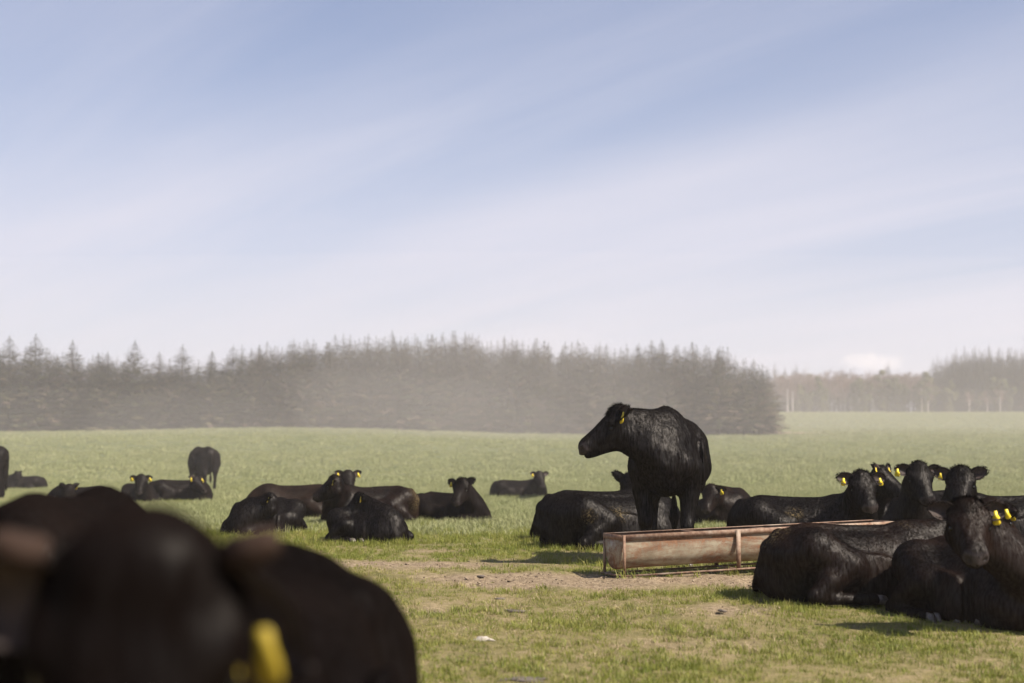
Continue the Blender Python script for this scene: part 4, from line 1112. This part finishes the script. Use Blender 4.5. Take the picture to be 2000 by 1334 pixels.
PX = []; PY = []; PK = []; PS = []
def put(x, y, k, s): PX.append(x); PY.append(y); PK.append(k); PS.append(s)
for y0, y1, dens in ((6.6, 11, 560), (11, 16, 400), (16, 22, 260)):
    x, y = strew(y0, y1, dens)
    S_ = soil_mask(x, y); n = fbm(x * .9, y * .8, 21, 4); n2 = fbm(x * 3, y * 3, 25, 3)
    keep = gr.random(len(x)) < np.clip(1.05 - 1.5 * S_, .14, 1) * np.clip(.95 + .5 * n2, .3, 1)
    x, y, S_, n, n2 = x[keep], y[keep], S_[keep], n[keep], n2[keep]
    longp = np.clip((y - 14.4) / 4.5, 0, 1) * np.clip(.4 + 1.2 * n - S_, .03, 1) + .010 * (n2 > .25)
    lx = (x < -1.2); longp = np.where(lx & (y > 12.8), np.maximum(longp, .22), longp)
    r = gr.random(len(x))
    k = np.where(r < longp, 3, gr.integers(0, 3, len(x)))
    dry = gr.random(len(x)) < np.clip(.25 + .75 * S_ - .55 * n - .35 * n2, .05, .95)
    k = np.where(dry & (k != 3), 4, k)
    sc = gr.uniform(.5, 1.0, len(x)) * np.where(S_ > .5, .55, 1) * np.clip(1 + .45 * n2, .6, 1.5) * np.where(k == 3, .62 + .4 * np.clip((y - 14) / 6, 0, 1), 1)
    put(x, y, k, sc)
for y0, y1, dens, kk in ((19, 30, 110, (5, 6)), (30, 46, 55, (5, 6)), (46, 75, 14, (7,)), (75, 113, 6, (7,))):
    x, y = strew(y0, y1, dens, 2.0)
    fade = np.clip((y - 18) / 5, 0, 1); keep = gr.random(len(x)) < fade * np.clip(.8 + .6 * fbm(x * .4, y * .3, 31, 4), .25, 1)
    x, y = x[keep], y[keep]
    put(x, y, np.array(kk)[gr.integers(0, len(kk), len(x))], gr.uniform(.6, 1.15, len(x)) * (1 + .3 * fbm(x * .3, y * .2, 33, 3)) * (1.0 if y0 < 46 else .9))
x = gr.uniform(14, 118, 26000); y = gr.uniform(108, 296, 26000); k = x < .375 * y + 4; k &= gr.random(26000) > 1.2 * soil_mask(x, y); x, y = x[k], y[k]
put(x, y, np.full(len(x), 7), gr.uniform(.9, 1.5, len(x)))
x = gr.uniform(-3, 4.2, 26000); y = gr.uniform(8, 14, 26000); k = gr.random(26000) < .32 * soil_mask(x, y) ** 1.5; x, y = x[k], y[k]
put(x, y, np.full(len(x), 8), np.exp(gr.normal(size=len(x)) * .6) * .20)
for k in range(110):                                          # grass left uncropped against the trough's feet
    u = gr.uniform(-.05, LT + .05); w = gr.choice([-.03, .02, .2, WT + .03]) + gr.normal() * .03
    put(np.array([A_.x + math.cos(ang) * u - math.sin(ang) * w]), np.array([A_.y + math.sin(ang) * u + math.cos(ang) * w]), np.array([int(gr.choice([2, 2, 3]))]), np.array([gr.uniform(.5, 1.0)]))
# longer grass left standing round the resting animals
for o in [o for o in COL.objects if o.name.split('.')[0] == 'cow']:
    cx, cy, _ = o.location; n = 90 if cy > 13.4 else 22
    if cy < 8: continue
    a = gr.uniform(PI, 2 * PI, n); x = cx + np.cos(a) * gr.uniform(.75, 1.25, n) * 1.0; y = cy + np.sin(a) * gr.uniform(.55, .9, n)
    put(x, y, np.full(n, 3), gr.uniform(.5, 1.1, n) * (1.0 if cy > 13.4 else .55))
PX = np.concatenate(PX); PY = np.concatenate(PY); PK = np.concatenate(PK); PS = np.concatenate(PS)
print('tufts', len(PX))
def scatter(name, sel, label):
    x, y = PX[sel], PY[sel]; n = len(x)
    me = bpy.data.meshes.new(name); me.vertices.add(n)
    me.vertices.foreach_set('co', np.stack([x, y, gz(x, y)], 1).astype(np.float32).ravel())
    a = me.attributes.new('turn', 'FLOAT_VECTOR', 'POINT'); a.data.foreach_set('vector', np.stack([gr.normal(size=n) * .12, gr.normal(size=n) * .12, gr.uniform(0, 6.28, n)], 1).astype(np.float32).ravel())
    a = me.attributes.new('size', 'FLOAT', 'POINT'); a.data.foreach_set('value', PS[sel].astype(np.float32))
    a = me.attributes.new('pick', 'INT', 'POINT'); a.data.foreach_set('value', PK[sel].astype(np.int32))
    o = link(name, me, ()); tag(o, label, 'grass', None, 'stuff')
    ng = bpy.data.node_groups.new(name + '_scatter', 'GeometryNodeTree')
    ng.interface.new_socket('Geometry', in_out='INPUT', socket_type='NodeSocketGeometry'); ng.interface.new_socket('Geometry', in_out='OUTPUT', socket_type='NodeSocketGeometry')
    gi = ng.nodes.new('NodeGroupInput'); go = ng.nodes.new('NodeGroupOutput')
    ci = ng.nodes.new('GeometryNodeCollectionInfo'); ci.inputs['Collection'].default_value = tc_
    ci.inputs['Separate Children'].default_value = True; ci.inputs['Reset Children'].default_value = True
    ip = ng.nodes.new('GeometryNodeInstanceOnPoints'); ip.inputs['Pick Instance'].default_value = True
    def na_(nm, t):
        q = ng.nodes.new('GeometryNodeInputNamedAttribute'); q.data_type = t; q.inputs['Name'].default_value = nm
        return q.outputs['Attribute']
    L_ = ng.links.new
    L_(gi.outputs[0], ip.inputs['Points']); L_(ci.outputs[0], ip.inputs['Instance']); L_(na_('pick', 'INT'), ip.inputs['Instance Index'])
    L_(na_('turn', 'FLOAT_VECTOR'), ip.inputs['Rotation']); L_(na_('size', 'FLOAT'), ip.inputs['Scale']); L_(ip.outputs[0], go.inputs[0])
    md = o.modifiers.new('scatter', 'NODES'); md.node_group = ng
scatter('pasture_grass', PK < 5, 'short grazed grass with dry blades around the trough and the cattle')
scatter('soil_crumbs', PK == 8, 'loose crumbs and clods of dry soil on the trampled patch')
bpy.data.objects['soil_crumbs']['category'] = 'soil'
scatter('field_grass', (PK >= 5) & (PK < 8), 'pale green longer grass over the hazy field up to the woods')

# ------------------------------------------------------------------ dust and haze
def vol_mat(name, dens, col, aniso=.2):
    m = bpy.data.materials.new(name); m.use_nodes = True; nt = m.node_tree; nt.nodes.clear()
    o = N(nt, 'ShaderNodeOutputMaterial'); v = N(nt, 'ShaderNodeVolumePrincipled')
    v.inputs['Color'].default_value = (*col, 1); v.inputs['Density'].default_value = dens; v.inputs['Anisotropy'].default_value = aniso
    nt.links.new(v.outputs[0], o.inputs['Volume'])
    return m
M_HAZE = vol_mat('haze_air', 0.0007, (.97, .90, .87), .15)
mb = MB(); mb.box((-380, -40, -2.5), (380, 460, 27)); hz_ = link('haze', mb.mesh('haze'), M_HAZE)
tag(hz_, 'pale dusty haze filling the air over the pasture and woods', 'haze', None, 'stuff')
def puff(px, py, d, rx, ry, rz_, dens, i):
    V = []; Fc = []; nr, ns = 10, 20
    for a in range(nr + 1):
        for k in range(ns):
            t, ph = PI * a / nr, 2 * PI * k / ns
            V.append((rx * math.sin(t) * math.cos(ph), ry * math.sin(t) * math.sin(ph), rz_ * math.cos(t)))
    for a in range(nr):
        for k in range(ns): Fc.append((a * ns + k, (a + 1) * ns + k, (a + 1) * ns + (k + 1) % ns, a * ns + (k + 1) % ns))
    me = new_mesh('dust_cloud', np.array(V), Fc); smooth(me)
    o = link('dust_cloud', me, vol_mat('drifting_dust', dens, (.98, .90, .85), .1)); o.location = pix(px, py, d)
    tag(o, 'soft drifting bank of pinkish dust before the spruce wood', 'dust', 'banks of drifting dust', 'stuff')
for i, a in enumerate([(120, 850, 99, 20, 9, 3.4, .0030), (650, 850, 98, 18, 8, 4.6, .0048), (950, 800, 100, 14, 8, 6.5, .0066), (1250, 830, 98, 16, 8, 6.0, .0030), (780, 740, 103, 9, 5, 5.0, .004), (1000, 880, 92, 130, 66, 9.0, .0020), (1750, 850, 150, 40, 14, 5.0, .002)]):
    puff(*a, i)
